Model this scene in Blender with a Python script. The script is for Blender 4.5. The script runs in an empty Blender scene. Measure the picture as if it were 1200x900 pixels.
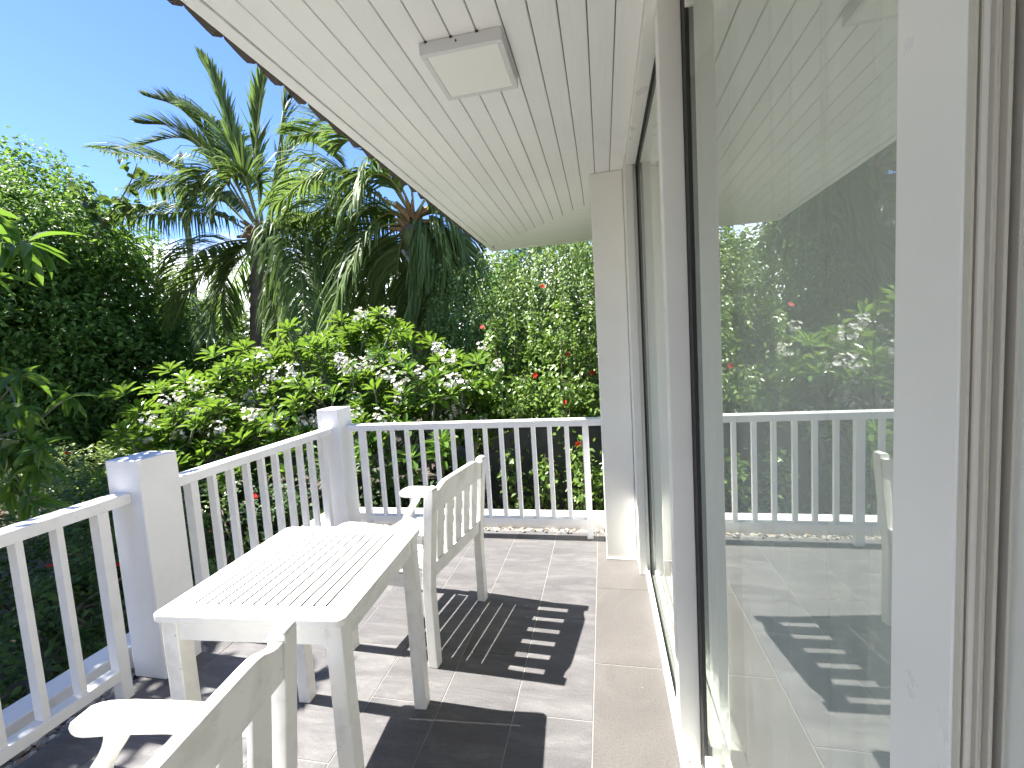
import bpy, bmesh, math, random
import numpy as np
from mathutils import Vector, Matrix

random.seed(7)
RNG = np.random.default_rng(11)
S = bpy.context.scene
COL = S.collection

# ---------------------------------------------------------------- camera
yaw, pitch, roll = -0.208063, -0.0840786, -0.0622243
fw = Vector((math.sin(yaw) * math.cos(pitch), math.cos(yaw) * math.cos(pitch), math.sin(pitch)))
rt0 = Vector((math.cos(yaw), -math.sin(yaw), 0.0))
up0 = rt0.cross(fw)
rt = rt0 * math.cos(roll) + up0 * math.sin(roll)
upv = up0 * math.cos(roll) - rt0 * math.sin(roll)
cd = bpy.data.cameras.new('camera')
cam = bpy.data.objects.new('camera', cd)
COL.objects.link(cam)
cam.matrix_world = Matrix(((rt.x, upv.x, -fw.x, 0.0), (rt.y, upv.y, -fw.y, 0.0), (rt.z, upv.z, -fw.z, 1.4), (0, 0, 0, 1)))
cd.sensor_width = 36.0
cd.lens = 516.1 / 1200 * 36.0
cd.clip_start = 0.02
cd.clip_end = 3000
S.camera = cam

# ---------------------------------------------------------------- light
SUN = Vector((-0.642, 0.024, 1.0)).normalized()          # towards the sun
W = bpy.data.worlds.new('World')
S.world = W
W.use_nodes = True
nt = W.node_tree
nt.nodes.clear()
wo = nt.nodes.new('ShaderNodeOutputWorld')
bg = nt.nodes.new('ShaderNodeBackground')
sky = nt.nodes.new('ShaderNodeTexSky')
sky.sky_type = 'NISHITA'
sky.sun_disc = False
sky.sun_elevation = math.asin(SUN.z)
sky.sun_rotation = math.atan2(SUN.x, SUN.y)
sky.air_density = 1.0
sky.altitude = 1500
sky.dust_density = 0.0
sky.ozone_density = 2.0
# soft white clouds low over the horizon, thin wisps higher up
tc = nt.nodes.new('ShaderNodeTexCoord')
mp = nt.nodes.new('ShaderNodeMapping')
mp.inputs['Scale'].default_value = (1.0, 1.0, 2.6)
mp.inputs['Location'].default_value = (3.1, 1.7, 0.4)
nz = nt.nodes.new('ShaderNodeTexNoise')
nz.inputs['Scale'].default_value = 2.6
nz.inputs['Detail'].default_value = 7
nz.inputs['Roughness'].default_value = 0.58
sep = nt.nodes.new('ShaderNodeSeparateXYZ')
mr = nt.nodes.new('ShaderNodeMapRange')          # cloud cover grows towards the horizon
mr.inputs['From Min'].default_value = 0.40
mr.inputs['From Max'].default_value = 0.12
mr.inputs['To Min'].default_value = -0.45
mr.inputs['To Max'].default_value = 0.42
addn = nt.nodes.new('ShaderNodeMath'); addn.operation = 'ADD'
cr = nt.nodes.new('ShaderNodeMapRange')
cr.inputs['From Min'].default_value = 0.56
cr.inputs['From Max'].default_value = 0.80
mixc = nt.nodes.new('ShaderNodeMixRGB')
mixc.inputs['Color2'].default_value = (9.0, 9.3, 9.8, 1)
L = nt.links.new
L(tc.outputs['Generated'], mp.inputs['Vector']); L(mp.outputs['Vector'], nz.inputs['Vector'])
L(tc.outputs['Generated'], sep.inputs[0]); L(sep.outputs['Z'], mr.inputs['Value'])
L(nz.outputs['Fac'], addn.inputs[0]); L(mr.outputs['Result'], addn.inputs[1])
L(addn.outputs[0], cr.inputs['Value']); L(cr.outputs['Result'], mixc.inputs['Fac'])
tint = nt.nodes.new('ShaderNodeMixRGB'); tint.blend_type = 'MULTIPLY'; tint.inputs['Fac'].default_value = 1.0
tint.inputs['Color2'].default_value = (0.63, 0.735, 1.0, 1)      # deep tropical blue
L(sky.outputs['Color'], tint.inputs['Color1']); L(tint.outputs['Color'], mixc.inputs['Color1']); L(mixc.outputs['Color'], bg.inputs['Color'])
bg.inputs['Strength'].default_value = 0.072
L(bg.outputs[0], wo.inputs['Surface'])

sl = bpy.data.lights.new('sun', 'SUN')
sl.energy = 4.0
sl.angle = math.radians(0.5)
sl.color = (1.0, 0.965, 0.90)
so = bpy.data.objects.new('sun', sl)
COL.objects.link(so)
so.rotation_euler = (-SUN).to_track_quat('-Z', 'Y').to_euler()
so.location = SUN * 30

S.view_settings.view_transform = 'Standard'
S.view_settings.look = 'None'
S.view_settings.exposure = 2.25
S.view_settings.gamma = 1.0
S.cycles.use_denoising = True
S.cycles.max_bounces = 14
S.cycles.diffuse_bounces = 8
S.cycles.glossy_bounces = 5
S.cycles.transmission_bounces = 8
S.cycles.transparent_max_bounces = 16
S.cycles.caustics_reflective = False
S.cycles.caustics_refractive = False
S.cycles.sample_clamp_indirect = 8.0

# ---------------------------------------------------------------- helpers
def tag(o, label=None, cat=None, group=None, kind=None):
    if label: o['label'] = label
    if cat: o['category'] = cat
    if group: o['group'] = group
    if kind: o['kind'] = kind
    return o

def thing(name, label, cat, loc=(0, 0, 0), rz=0.0, group=None):
    o = bpy.data.objects.new(name, None)
    o.empty_display_size = 0.1
    COL.objects.link(o)
    o.location = loc
    o.rotation_euler = (0, 0, rz)
    return tag(o, label, cat, group)

def link(name, me, parent=None, loc=None, rot=None):
    o = bpy.data.objects.new(name, me)
    COL.objects.link(o)
    if parent: o.parent = parent
    if loc is not None: o.location = loc
    if rot is not None: o.rotation_euler = rot
    return o

def mesh_np(name, V, F, mats, smooth=False, fmat=None):
    """V (n,3), F (m,k) uniform polygons"""
    V = np.ascontiguousarray(V, dtype=np.float32)
    F = np.ascontiguousarray(F, dtype=np.int32)
    me = bpy.data.meshes.new(name)
    m, k = F.shape
    me.vertices.add(len(V)); me.vertices.foreach_set('co', V.ravel())
    me.loops.add(m * k); me.loops.foreach_set('vertex_index', F.ravel())
    me.polygons.add(m)
    me.polygons.foreach_set('loop_start', np.arange(m, dtype=np.int32) * k)
    me.polygons.foreach_set('loop_total', np.full(m, k, dtype=np.int32))
    if fmat is not None: me.polygons.foreach_set('material_index', np.ascontiguousarray(fmat, dtype=np.int32))
    me.polygons.foreach_set('use_smooth', np.full(m, bool(smooth)))
    me.update(calc_edges=True)
    for mm in (mats if isinstance(mats, (list, tuple)) else [mats]): me.materials.append(mm)
    return me

def rbox(bm, c, size, bev=0.003, rot=None, seg=2):
    """bevelled box added to bm: centre c, size, rot = 3x3 / 4x4 matrix"""
    t = bmesh.new()
    bmesh.ops.create_cube(t, size=1.0)
    for v in t.verts: v.co = Vector((v.co.x * size[0], v.co.y * size[1], v.co.z * size[2]))
    if bev > 0:
        bmesh.ops.bevel(t, geom=list(t.edges), offset=min(bev, min(size) * 0.45), segments=seg, affect='EDGES', profile=0.5)
    M = Matrix.Translation(Vector(c))
    if rot is not None: M = M @ rot.to_4x4()
    t.transform(M)
    me = bpy.data.meshes.new('tmp')
    t.to_mesh(me); t.free()
    bm.from_mesh(me)
    bpy.data.meshes.remove(me)

def bx(bm, x0, x1, y0, y1, z0, z1, bev=0.003, seg=2):
    rbox(bm, ((x0 + x1) / 2, (y0 + y1) / 2, (z0 + z1) / 2), (abs(x1 - x0), abs(y1 - y0), abs(z1 - z0)), bev, None, seg)

def obj(name, bm, mat, parent=None, smooth=False, kind=None):
    me = bpy.data.meshes.new(name)
    bm.normal_update()
    bm.to_mesh(me); bm.free()
    for m in (mat if isinstance(mat, (list, tuple)) else [mat]): me.materials.append(m)
    if smooth:
        me.polygons.foreach_set('use_smooth', [True] * len(me.polygons))
    o = link(name, me, parent)
    if kind: o['kind'] = kind
    return o

def box_obj(name, x0, x1, y0, y1, z0, z1, mat, parent=None, bev=0.003):
    bm = bmesh.new()
    bx(bm, x0, x1, y0, y1, z0, z1, bev)
    return obj(name, bm, mat, parent)

def prism(bm, prof, axis, a, b, bev=0.0):
    """extrude a closed 2-D profile along an axis ('x','y','z') from a to b"""
    t = bmesh.new()
    def P(u, v, w):
        return {'x': (w, u, v), 'y': (u, w, v), 'z': (u, v, w)}[axis]
    r0 = [t.verts.new(P(u, v, a)) for u, v in prof]
    r1 = [t.verts.new(P(u, v, b)) for u, v in prof]
    n = len(prof)
    t.faces.new(r0); t.faces.new(r1)
    for i in range(n): t.faces.new((r0[i], r0[(i + 1) % n], r1[(i + 1) % n], r1[i]))
    bmesh.ops.recalc_face_normals(t, faces=list(t.faces))
    if bev > 0:
        es = [e for e in t.edges if e.calc_face_angle(0) > 0.6]
        bmesh.ops.bevel(t, geom=es, offset=bev, segments=2, affect='EDGES', profile=0.5)
    me = bpy.data.meshes.new('tmp'); t.to_mesh(me); t.free()
    bm.from_mesh(me); bpy.data.meshes.remove(me)

def tube_np(pts, radii, n=8):
    pts = np.asarray(pts, float); radii = np.asarray(radii, float)
    T = np.gradient(pts, axis=0); T /= np.linalg.norm(T, axis=1)[:, None] + 1e-9
    ref = np.array([0.3, 0.2, 0.93]) if abs(T[0][2]) < 0.85 else np.array([0.95, 0.3, 0.05])
    A = np.cross(T, ref); A /= np.linalg.norm(A, axis=1)[:, None] + 1e-9
    B = np.cross(T, A)
    a = np.linspace(0, 2 * np.pi, n, endpoint=False)
    V = pts[:, None, :] + radii[:, None, None] * (np.cos(a)[None, :, None] * A[:, None, :] + np.sin(a)[None, :, None] * B[:, None, :])
    V = V.reshape(-1, 3)
    m = len(pts)
    F = []
    for i in range(m - 1):
        for j in range(n):
            F.append((i * n + j, i * n + (j + 1) % n, (i + 1) * n + (j + 1) % n, (i + 1) * n + j))
    return V, np.array(F)

def join_np(parts):
    Vs, Fs, o = [], [], 0
    for V, F in parts:
        Vs.append(V); Fs.append(F + o); o += len(V)
    return np.concatenate(Vs), np.concatenate(Fs)

def smoothpath(P, n):
    """Catmull-Rom through the control points"""
    P = np.asarray(P, float)
    Q = np.vstack([2 * P[0] - P[1], P, 2 * P[-1] - P[-2]])
    segs = len(P) - 1
    out = []
    for t in np.linspace(0, segs, n):
        i = min(int(t), segs - 1); u = t - i
        p0, p1, p2, p3 = Q[i], Q[i + 1], Q[i + 2], Q[i + 3]
        out.append(0.5 * ((2 * p1) + (-p0 + p2) * u + (2 * p0 - 5 * p1 + 4 * p2 - p3) * u * u + (-p0 + 3 * p1 - 3 * p2 + p3) * u ** 3))
    return np.array(out)

# ---------------------------------------------------------------- materials
def newmat(name):
    m = bpy.data.materials.new(name)
    m.use_nodes = True
    t = m.node_tree
    t.nodes.clear()
    out = t.nodes.new('ShaderNodeOutputMaterial')
    b = t.nodes.new('ShaderNodeBsdfPrincipled')
    t.links.new(b.outputs[0], out.inputs['Surface'])
    return m, t, b, out

def N(t, kind, **kw):
    n = t.nodes.new(kind)
    for k, v in kw.items():
        if hasattr(n, k): setattr(n, k, v)
        else: n.inputs[k.replace('_', ' ')].default_value = v
    return n

def ramp(t, fac, stops):
    r = t.nodes.new('ShaderNodeValToRGB')
    e = r.color_ramp.elements
    while len(e) < len(stops): e.new(0.5)
    for i, (p, c) in enumerate(stops):
        e[i].position = p; e[i].color = (*c, 1)
    t.links.new(fac, r.inputs[0])
    return r.outputs[0]

def paint(name, col, rough=0.45, dirt=(0.45, 0.43, 0.40), amount=0.25, scale=9.0, grain=None, bump=0.04, spots=0.0, coords='Object'):
    m, t, b, out = newmat(name)
    L = t.links.new
    tc = N(t, 'ShaderNodeTexCoord')
    geo = N(t, 'ShaderNodeNewGeometry')
    src = geo.outputs['Position'] if coords == 'World' else tc.outputs['Object']
    n1 = N(t, 'ShaderNodeTexNoise', Scale=scale, Detail=8.0, Roughness=0.65); L(src, n1.inputs['Vector'])
    mr = N(t, 'ShaderNodeMapRange', From_Min=0.50, From_Max=0.80, To_Min=0.0, To_Max=amount); L(n1.outputs['Fac'], mr.inputs['Value'])
    mix = N(t, 'ShaderNodeMixRGB'); mix.inputs['Color1'].default_value = (*col, 1); mix.inputs['Color2'].default_value = (*dirt, 1)
    L(mr.outputs[0], mix.inputs['Fac'])
    last = mix.outputs[0]
    if spots > 0:
        n3 = N(t, 'ShaderNodeTexNoise', Scale=38.0, Detail=5.0, Roughness=0.75, Distortion=0.6); L(src, n3.inputs['Vector'])
        m3 = N(t, 'ShaderNodeMapRange', From_Min=0.665, From_Max=0.70, To_Min=0.0, To_Max=spots); L(n3.outputs['Fac'], m3.inputs['Value'])
        mx = N(t, 'ShaderNodeMixRGB'); mx.inputs['Color2'].default_value = (0.22, 0.20, 0.18, 1)
        L(last, mx.inputs['Color1']); L(m3.outputs[0], mx.inputs['Fac']); last = mx.outputs[0]
    oi = N(t, 'ShaderNodeObjectInfo'); ov = N(t, 'ShaderNodeMapRange', To_Min=0.955, To_Max=1.015); L(oi.outputs['Random'], ov.inputs['Value'])
    vs = N(t, 'ShaderNodeVectorMath', operation='SCALE'); L(last, vs.inputs[0]); L(ov.outputs[0], vs.inputs['Scale']); last = vs.outputs[0]
    L(last, b.inputs['Base Color'])
    rr = N(t, 'ShaderNodeMapRange', From_Min=0.3, From_Max=0.7, To_Min=rough - 0.07, To_Max=rough + 0.1); L(n1.outputs['Fac'], rr.inputs['Value'])
    L(rr.outputs[0], b.inputs['Roughness'])
    mp = N(t, 'ShaderNodeMapping'); L(src, mp.inputs['Vector'])
    mp.inputs['Scale'].default_value = grain if grain else (1, 1, 1)
    n2 = N(t, 'ShaderNodeTexNoise', Scale=60.0, Detail=6.0, Roughness=0.6); L(mp.outputs[0], n2.inputs['Vector'])
    bp = N(t, 'ShaderNodeBump', Strength=bump, Distance=0.01); L(n2.outputs['Fac'], bp.inputs['Height'])
    L(bp.outputs[0], b.inputs['Normal'])
    return m

M_RAIL = paint('railing_paint', (0.83, 0.83, 0.835), 0.42, amount=0.35, scale=6, bump=0.05, spots=0.25)
M_POST = paint('post_render_paint', (0.83, 0.83, 0.835), 0.6, amount=0.22, scale=3, bump=0.10, spots=0.12)
M_WALL = paint('wall_render_paint', (0.86, 0.85, 0.80), 0.65, amount=0.14, scale=2.5, bump=0.08)
M_KERB = paint('kerb_paint', (0.76, 0.76, 0.77), 0.6, amount=0.55, scale=7, bump=0.15, spots=0.4)
M_FURN = paint('furniture_paint', (0.80, 0.79, 0.75), 0.42, dirt=(0.45, 0.42, 0.36), amount=0.6, scale=11, grain=(1, 0.08, 1), bump=0.22, spots=0.8)
M_GRIME_SHADE = paint('grimy_shaded_joint', (0.045, 0.042, 0.038), 0.8, dirt=(0.10, 0.09, 0.08), amount=0.5, scale=20)
M_FURNX = paint('furniture_paint_crosswise', (0.80, 0.79, 0.75), 0.42, dirt=(0.55, 0.52, 0.46), amount=0.35, scale=11, grain=(0.08, 1, 1), bump=0.10, spots=0.35)
M_FURNZ = paint('furniture_paint_upright', (0.80, 0.79, 0.75), 0.42, dirt=(0.42, 0.39, 0.34), amount=0.55, scale=10, grain=(1, 1, 0.08), bump=0.16, spots=0.7)
M_PLANK = paint('soffit_board', (0.88, 0.878, 0.86), 0.5, amount=0.10, scale=2, grain=(1, 0.07, 1), bump=0.22, coords='World')
M_PLANKX = paint('soffit_board_crosswise', (0.88, 0.878, 0.86), 0.5, amount=0.10, scale=2, grain=(0.07, 1, 1), bump=0.22, coords='World')
M_ALU = paint('white_frame', (0.85, 0.842, 0.80), 0.32, amount=0.12, scale=5, bump=0.015)
M_ALUG = paint('frame_profile_grey', (0.56, 0.53, 0.45), 0.42, amount=0.3, scale=6, bump=0.03)
M_SHADOWGAP = paint('backing_board', (0.16, 0.155, 0.15), 0.8, amount=0.2, scale=5)
M_LAMP = paint('lamp_housing', (0.72, 0.72, 0.72), 0.35, amount=0.08, scale=5, bump=0.01)
M_LAMPD = paint('lamp_diffuser', (0.85, 0.85, 0.81), 0.5, amount=0.03, scale=3, bump=0.0)

def plain(name, col, rough=0.5, metal=0.0):
    m, t, b, out = newmat(name)
    b.inputs['Base Color'].default_value = (*col, 1)
    b.inputs['Roughness'].default_value = rough
    b.inputs['Metallic'].default_value = metal
    return m
M_RUBBER = plain('black_rubber', (0.012, 0.012, 0.012), 0.6)
M_BRUSH = plain('brush_seal', (0.10, 0.095, 0.09), 0.9)
M_KNOB = plain('dark_metal', (0.06, 0.06, 0.065), 0.35, 0.8)
M_SCREW = plain('screw_head', (0.05, 0.05, 0.05), 0.5)

def slate(name, base, dark, light, vein=True):
    m, t, b, out = newmat(name)
    L = t.links.new
    geo = N(t, 'ShaderNodeNewGeometry'); oi = N(t, 'ShaderNodeObjectInfo')
    off = N(t, 'ShaderNodeVectorMath', operation='SCALE'); L(oi.outputs['Location'], off.inputs[0]); off.inputs['Scale'].default_value = 7.31
    ad = N(t, 'ShaderNodeVectorMath', operation='ADD'); L(geo.outputs['Position'], ad.inputs[0]); L(off.outputs[0], ad.inputs[1])
    mp = N(t, 'ShaderNodeMapping'); L(ad.outputs[0], mp.inputs['Vector'])
    mp.inputs['Rotation'].default_value = (0, 0, math.radians(-38)); mp.inputs['Scale'].default_value = (1.0, 4.2, 1.0) if vein else (1, 1, 1)
    n1 = N(t, 'ShaderNodeTexNoise', Scale=2.4, Detail=10.0, Roughness=0.68, Distortion=1.1); L(mp.outputs[0], n1.inputs['Vector'])
    c1 = ramp(t, n1.outputs['Fac'], [(0.30, dark), (0.52, base), (0.74, light)])
    n2 = N(t, 'ShaderNodeTexNoise', Scale=140.0, Detail=3.0); L(geo.outputs['Position'], n2.inputs['Vector'])
    mr = N(t, 'ShaderNodeMapRange', From_Min=0.3, From_Max=0.7, To_Min=0.86, To_Max=1.12); L(n2.outputs['Fac'], mr.inputs['Value'])
    rnd = N(t, 'ShaderNodeMapRange', To_Min=0.90, To_Max=1.08); L(oi.outputs['Random'], rnd.inputs['Value'])
    mm = N(t, 'ShaderNodeMath', operation='MULTIPLY'); L(mr.outputs[0], mm.inputs[0]); L(rnd.outputs[0], mm.inputs[1])
    vm = N(t, 'ShaderNodeVectorMath', operation='SCALE'); L(c1, vm.inputs[0]); L(mm.outputs[0], vm.inputs['Scale'])
    # thin pale crack-like veins and a few crumbs of dirt
    last = vm.outputs[0]
    if vein:
        n3 = N(t, 'ShaderNodeTexNoise', Scale=1.7, Detail=8.0, Roughness=0.7, Distortion=2.0); L(mp.outputs[0], n3.inputs['Vector'])
        sb = N(t, 'ShaderNodeMath', operation='SUBTRACT'); L(n3.outputs['Fac'], sb.inputs[0]); sb.inputs[1].default_value = 0.5
        ab = N(t, 'ShaderNodeMath', operation='ABSOLUTE'); L(sb.outputs[0], ab.inputs[0])
        m3 = N(t, 'ShaderNodeMapRange', From_Min=0.0, From_Max=0.012, To_Min=0.35, To_Max=0.0); L(ab.outputs[0], m3.inputs['Value'])
        mx = N(t, 'ShaderNodeMixRGB'); mx.inputs['Color2'].default_value = (*light, 1); L(last, mx.inputs['Color1']); L(m3.outputs[0], mx.inputs['Fac']); last = mx.outputs[0]
    vo = N(t, 'ShaderNodeTexVoronoi', Scale=9.0); L(geo.outputs['Position'], vo.inputs['Vector'])
    m4 = N(t, 'ShaderNodeMapRange', From_Min=0.018, From_Max=0.012, To_Min=0.0, To_Max=0.8); L(vo.outputs['Distance'], m4.inputs['Value'])
    mx2 = N(t, 'ShaderNodeMixRGB'); mx2.inputs['Color2'].default_value = (0.55, 0.52, 0.47, 1); L(last, mx2.inputs['Color1']); L(m4.outputs[0], mx2.inputs['Fac'])
    L(mx2.outputs[0], b.inputs['Base Color'])
    b.inputs['Roughness'].default_value = 0.55
    b.inputs['Specular IOR Level'].default_value = 0.35
    bp = N(t, 'ShaderNodeBump', Strength=0.35 if vein else 0.15, Distance=0.006); L(n1.outputs['Fac'], bp.inputs['Height'])
    bp2 = N(t, 'ShaderNodeBump', Strength=0.12, Distance=0.002); L(n2.outputs['Fac'], bp2.inputs['Height']); L(bp.outputs[0], bp2.inputs['Normal'])
    L(bp2.outputs[0], b.inputs['Normal'])
    return m
M_TILE = slate('grey_slate_tile', (0.120, 0.115, 0.116), (0.084, 0.080, 0.083), (0.178, 0.171, 0.168))
M_TILEB = slate('brown_stone_tile', (0.122, 0.113, 0.106), (0.105, 0.097, 0.091), (0.147, 0.136, 0.128), vein=False)
M_GROUT = paint('pale_grout', (0.27, 0.262, 0.25), 0.85, amount=0.5, scale=14, bump=0.2)

def leafmat(name, c1, c2, trans, tw=0.35, rough=0.38, spec=0.5):
    m, t, b, out = newmat(name)
    L = t.links.new
    geo = N(t, 'ShaderNodeNewGeometry')
    rp = ramp(t, geo.outputs['Random Per Island'], [(0.0, c1), (0.75, c2), (1.0, tuple(min(1, v * 1.5) for v in c2))])
    L(rp, b.inputs['Base Color'])
    b.inputs['Roughness'].default_value = rough
    b.inputs['Specular IOR Level'].default_value = spec
    tr = N(t, 'ShaderNodeBsdfTranslucent')
    rt_ = ramp(t, geo.outputs['Random Per Island'], [(0.0, tuple(v * 0.6 for v in trans)), (1.0, trans)])
    L(rt_, tr.inputs['Color'])
    mx = N(t, 'ShaderNodeMixShader'); mx.inputs[0].default_value = tw
    L(b.outputs[0], mx.inputs[1]); L(tr.outputs[0], mx.inputs[2]); L(mx.outputs[0], out.inputs['Surface'])
    return m
M_LTREE = leafmat('leaf_dark_tree', (0.036, 0.092, 0.020), (0.088, 0.175, 0.038), (0.32, 0.55, 0.08), 0.34, 0.5, 0.25)
M_LPLUM = leafmat('leaf_frangipani', (0.045, 0.105, 0.018), (0.100, 0.190, 0.034), (0.30, 0.48, 0.05), 0.33, 0.28)
M_LMANGO = leafmat('leaf_mango', (0.028, 0.075, 0.018), (0.060, 0.130, 0.028), (0.28, 0.50, 0.05), 0.36, 0.32)
M_LVINE = leafmat('leaf_vine', (0.090, 0.160, 0.040), (0.190, 0.280, 0.085), (0.42, 0.56, 0.13), 0.32, 0.40)
M_LHIB = leafmat('leaf_hibiscus', (0.075, 0.145, 0.026), (0.160, 0.250, 0.050), (0.28, 0.44, 0.07), 0.35, 0.36)
M_LIXO = leafmat('leaf_ixora', (0.022, 0.055, 0.015), (0.048, 0.095, 0.024), (0.16, 0.28, 0.05), 0.25, 0.5, 0.25)
M_LPALM = leafmat('palm_leaflet', (0.060, 0.108, 0.030), (0.140, 0.200, 0.065), (0.28, 0.42, 0.09), 0.32, 0.5, 0.25)
M_LPALMY = leafmat('palm_young_leaflet', (0.070, 0.160, 0.022), (0.110, 0.230, 0.035), (0.35, 0.55, 0.06), 0.42, 0.40)
M_LLIGHT = leafmat('leaf_lime_bush', (0.090, 0.180, 0.020), (0.150, 0.270, 0.035), (0.40, 0.60, 0.06), 0.45, 0.45)
M_LFAR = leafmat('leaf_far_tree', (0.030, 0.065, 0.018), (0.070, 0.125, 0.032), (0.22, 0.34, 0.06), 0.30, 0.45)
M_GRASS = leafmat('grass_blade', (0.060, 0.140, 0.020), (0.110, 0.210, 0.035), (0.30, 0.45, 0.06), 0.35, 0.5)
M_PETAL = leafmat('white_petal', (0.76, 0.75, 0.68), (0.80, 0.79, 0.72), (0.80, 0.78, 0.66), 0.35, 0.6, 0.2)
M_RED = leafmat('red_petal', (0.42, 0.020, 0.012), (0.55, 0.030, 0.018), (0.70, 0.05, 0.02), 0.30, 0.55, 0.2)
M_BARK = paint('bark', (0.15, 0.125, 0.10), 0.85, dirt=(0.07, 0.06, 0.05), amount=0.8, scale=9, grain=(1, 1, 0.3), bump=0.8)
M_BARKG = paint('green_grey_stem', (0.17, 0.18, 0.13), 0.75, dirt=(0.09, 0.09, 0.06), amount=0.7, scale=9, bump=0.5)
M_PALMBARK = paint('palm_bark', (0.19, 0.16, 0.125), 0.85, dirt=(0.07, 0.06, 0.05), amount=0.8, scale=7, grain=(0.3, 0.3, 2.5), bump=0.9)
M_FIBRE = paint('palm_fibre', (0.30, 0.20, 0.09), 0.9, dirt=(0.10, 0.07, 0.04), amount=0.8, scale=9, bump=0.8)
M_RACHIS = paint('frond_rib', (0.26, 0.27, 0.10), 0.5, dirt=(0.16, 0.13, 0.06), amount=0.6, scale=5, bump=0.1)
M_COCO = paint('coconut_husk', (0.14, 0.17, 0.05), 0.5, dirt=(0.20, 0.13, 0.06), amount=0.8, scale=7, bump=0.1)
M_SOIL = paint('garden_soil', (0.075, 0.060, 0.045), 0.95, dirt=(0.16, 0.14, 0.11), amount=0.9, scale=3.5, bump=1.0, coords='World')
M_MOSS = paint('mossy_wall', (0.060, 0.065, 0.058), 0.9, dirt=(0.03, 0.04, 0.025), amount=1.0, scale=3.0, bump=0.8, coords='World')
M_STONE = paint('garden_stone', (0.26, 0.24, 0.21), 0.85, dirt=(0.12, 0.11, 0.09), amount=0.8, scale=6.0, bump=0.6)
M_ROOFT = paint('roof_tile', (0.085, 0.070, 0.060), 0.8, dirt=(0.07, 0.06, 0.05), amount=0.8, scale=12, bump=0.5)
M_POLE = paint('weathered_pole', (0.30, 0.30, 0.28), 0.8, dirt=(0.15, 0.15, 0.13), amount=0.8, scale=6, bump=0.4)

def pebblemat():
    m, t, b, out = newmat('pebble')
    geo = N(t, 'ShaderNodeNewGeometry')
    c = ramp(t, geo.outputs['Random Per Island'], [(0.0, (0.16, 0.155, 0.15)), (0.35, (0.38, 0.36, 0.32)), (0.6, (0.07, 0.07, 0.07)), (0.8, (0.30, 0.22, 0.14)), (1.0, (0.50, 0.48, 0.45))])
    t.links.new(c, b.inputs['Base Color']); b.inputs['Roughness'].default_value = 0.6
    return m
M_PEB = pebblemat()

def glassmat():
    """coated door glass: mirrors part of the light, passes the rest, faint green"""
    m, t, b, out = newmat('door_glass')
    L = t.links.new
    geo = N(t, 'ShaderNodeNewGeometry')                      # Schlick reflectance, the same from both sides of the pane
    dt = N(t, 'ShaderNodeVectorMath', operation='DOT_PRODUCT'); L(geo.outputs['Normal'], dt.inputs[0]); L(geo.outputs['Incoming'], dt.inputs[1])
    ab = N(t, 'ShaderNodeMath', operation='ABSOLUTE'); L(dt.outputs['Value'], ab.inputs[0])
    om = N(t, 'ShaderNodeMath', operation='SUBTRACT'); om.inputs[0].default_value = 1.0; L(ab.outputs[0], om.inputs[1])
    pw = N(t, 'ShaderNodeMath', operation='POWER'); L(om.outputs[0], pw.inputs[0]); pw.inputs[1].default_value = 4.0
    fr = N(t, 'ShaderNodeMapRange', To_Min=0.29, To_Max=1.0); L(pw.outputs[0], fr.inputs['Value'])
    gl = N(t, 'ShaderNodeBsdfGlossy'); gl.inputs['Color'].default_value = (0.93, 0.97, 0.93, 1); gl.inputs['Roughness'].default_value = 0.0
    tr = N(t, 'ShaderNodeBsdfTransparent'); tr.inputs['Color'].default_value = (0.94, 0.985, 0.945, 1)
    mx = N(t, 'ShaderNodeMixShader'); L(fr.outputs['Result'], mx.inputs[0]); L(tr.outputs[0], mx.inputs[1]); L(gl.outputs[0], mx.inputs[2])
    # thin film of dust and dried drops
    nz = N(t, 'ShaderNodeTexNoise', Scale=3.5, Detail=9.0, Roughness=0.72); L(geo.outputs['Position'], nz.inputs['Vector'])
    du = N(t, 'ShaderNodeMapRange', From_Min=0.35, From_Max=0.75, To_Min=0.015, To_Max=0.085); L(nz.outputs['Fac'], du.inputs['Value'])
    df = N(t, 'ShaderNodeBsdfDiffuse'); df.inputs['Color'].default_value = (0.75, 0.76, 0.72, 1)
    m2 = N(t, 'ShaderNodeMixShader'); L(du.outputs[0], m2.inputs[0]); L(mx.outputs[0], m2.inputs[1]); L(df.outputs[0], m2.inputs[2])
    L(m2.outputs[0], out.inputs['Surface'])
    return m
M_GLASS = glassmat()

def sheer():
    m, t, b, out = newmat('sheer_curtain')
    L = t.links.new
    df = N(t, 'ShaderNodeBsdfDiffuse'); df.inputs['Color'].default_value = (0.93, 0.94, 0.91, 1)
    tl = N(t, 'ShaderNodeBsdfTranslucent'); tl.inputs['Color'].default_value = (0.88, 0.89, 0.86, 1)
    tp = N(t, 'ShaderNodeBsdfTransparent')
    a = N(t, 'ShaderNodeMixShader'); a.inputs[0].default_value = 0.15; L(df.outputs[0], a.inputs[1]); L(tl.outputs[0], a.inputs[2])
    c = N(t, 'ShaderNodeMixShader'); c.inputs[0].default_value = 0.50; L(tp.outputs[0], c.inputs[1]); L(a.outputs[0], c.inputs[2])   # open weave: layers add up in the folds
    L(c.outputs[0], out.inputs['Surface'])
    return m
M_SHEER = sheer()

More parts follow.
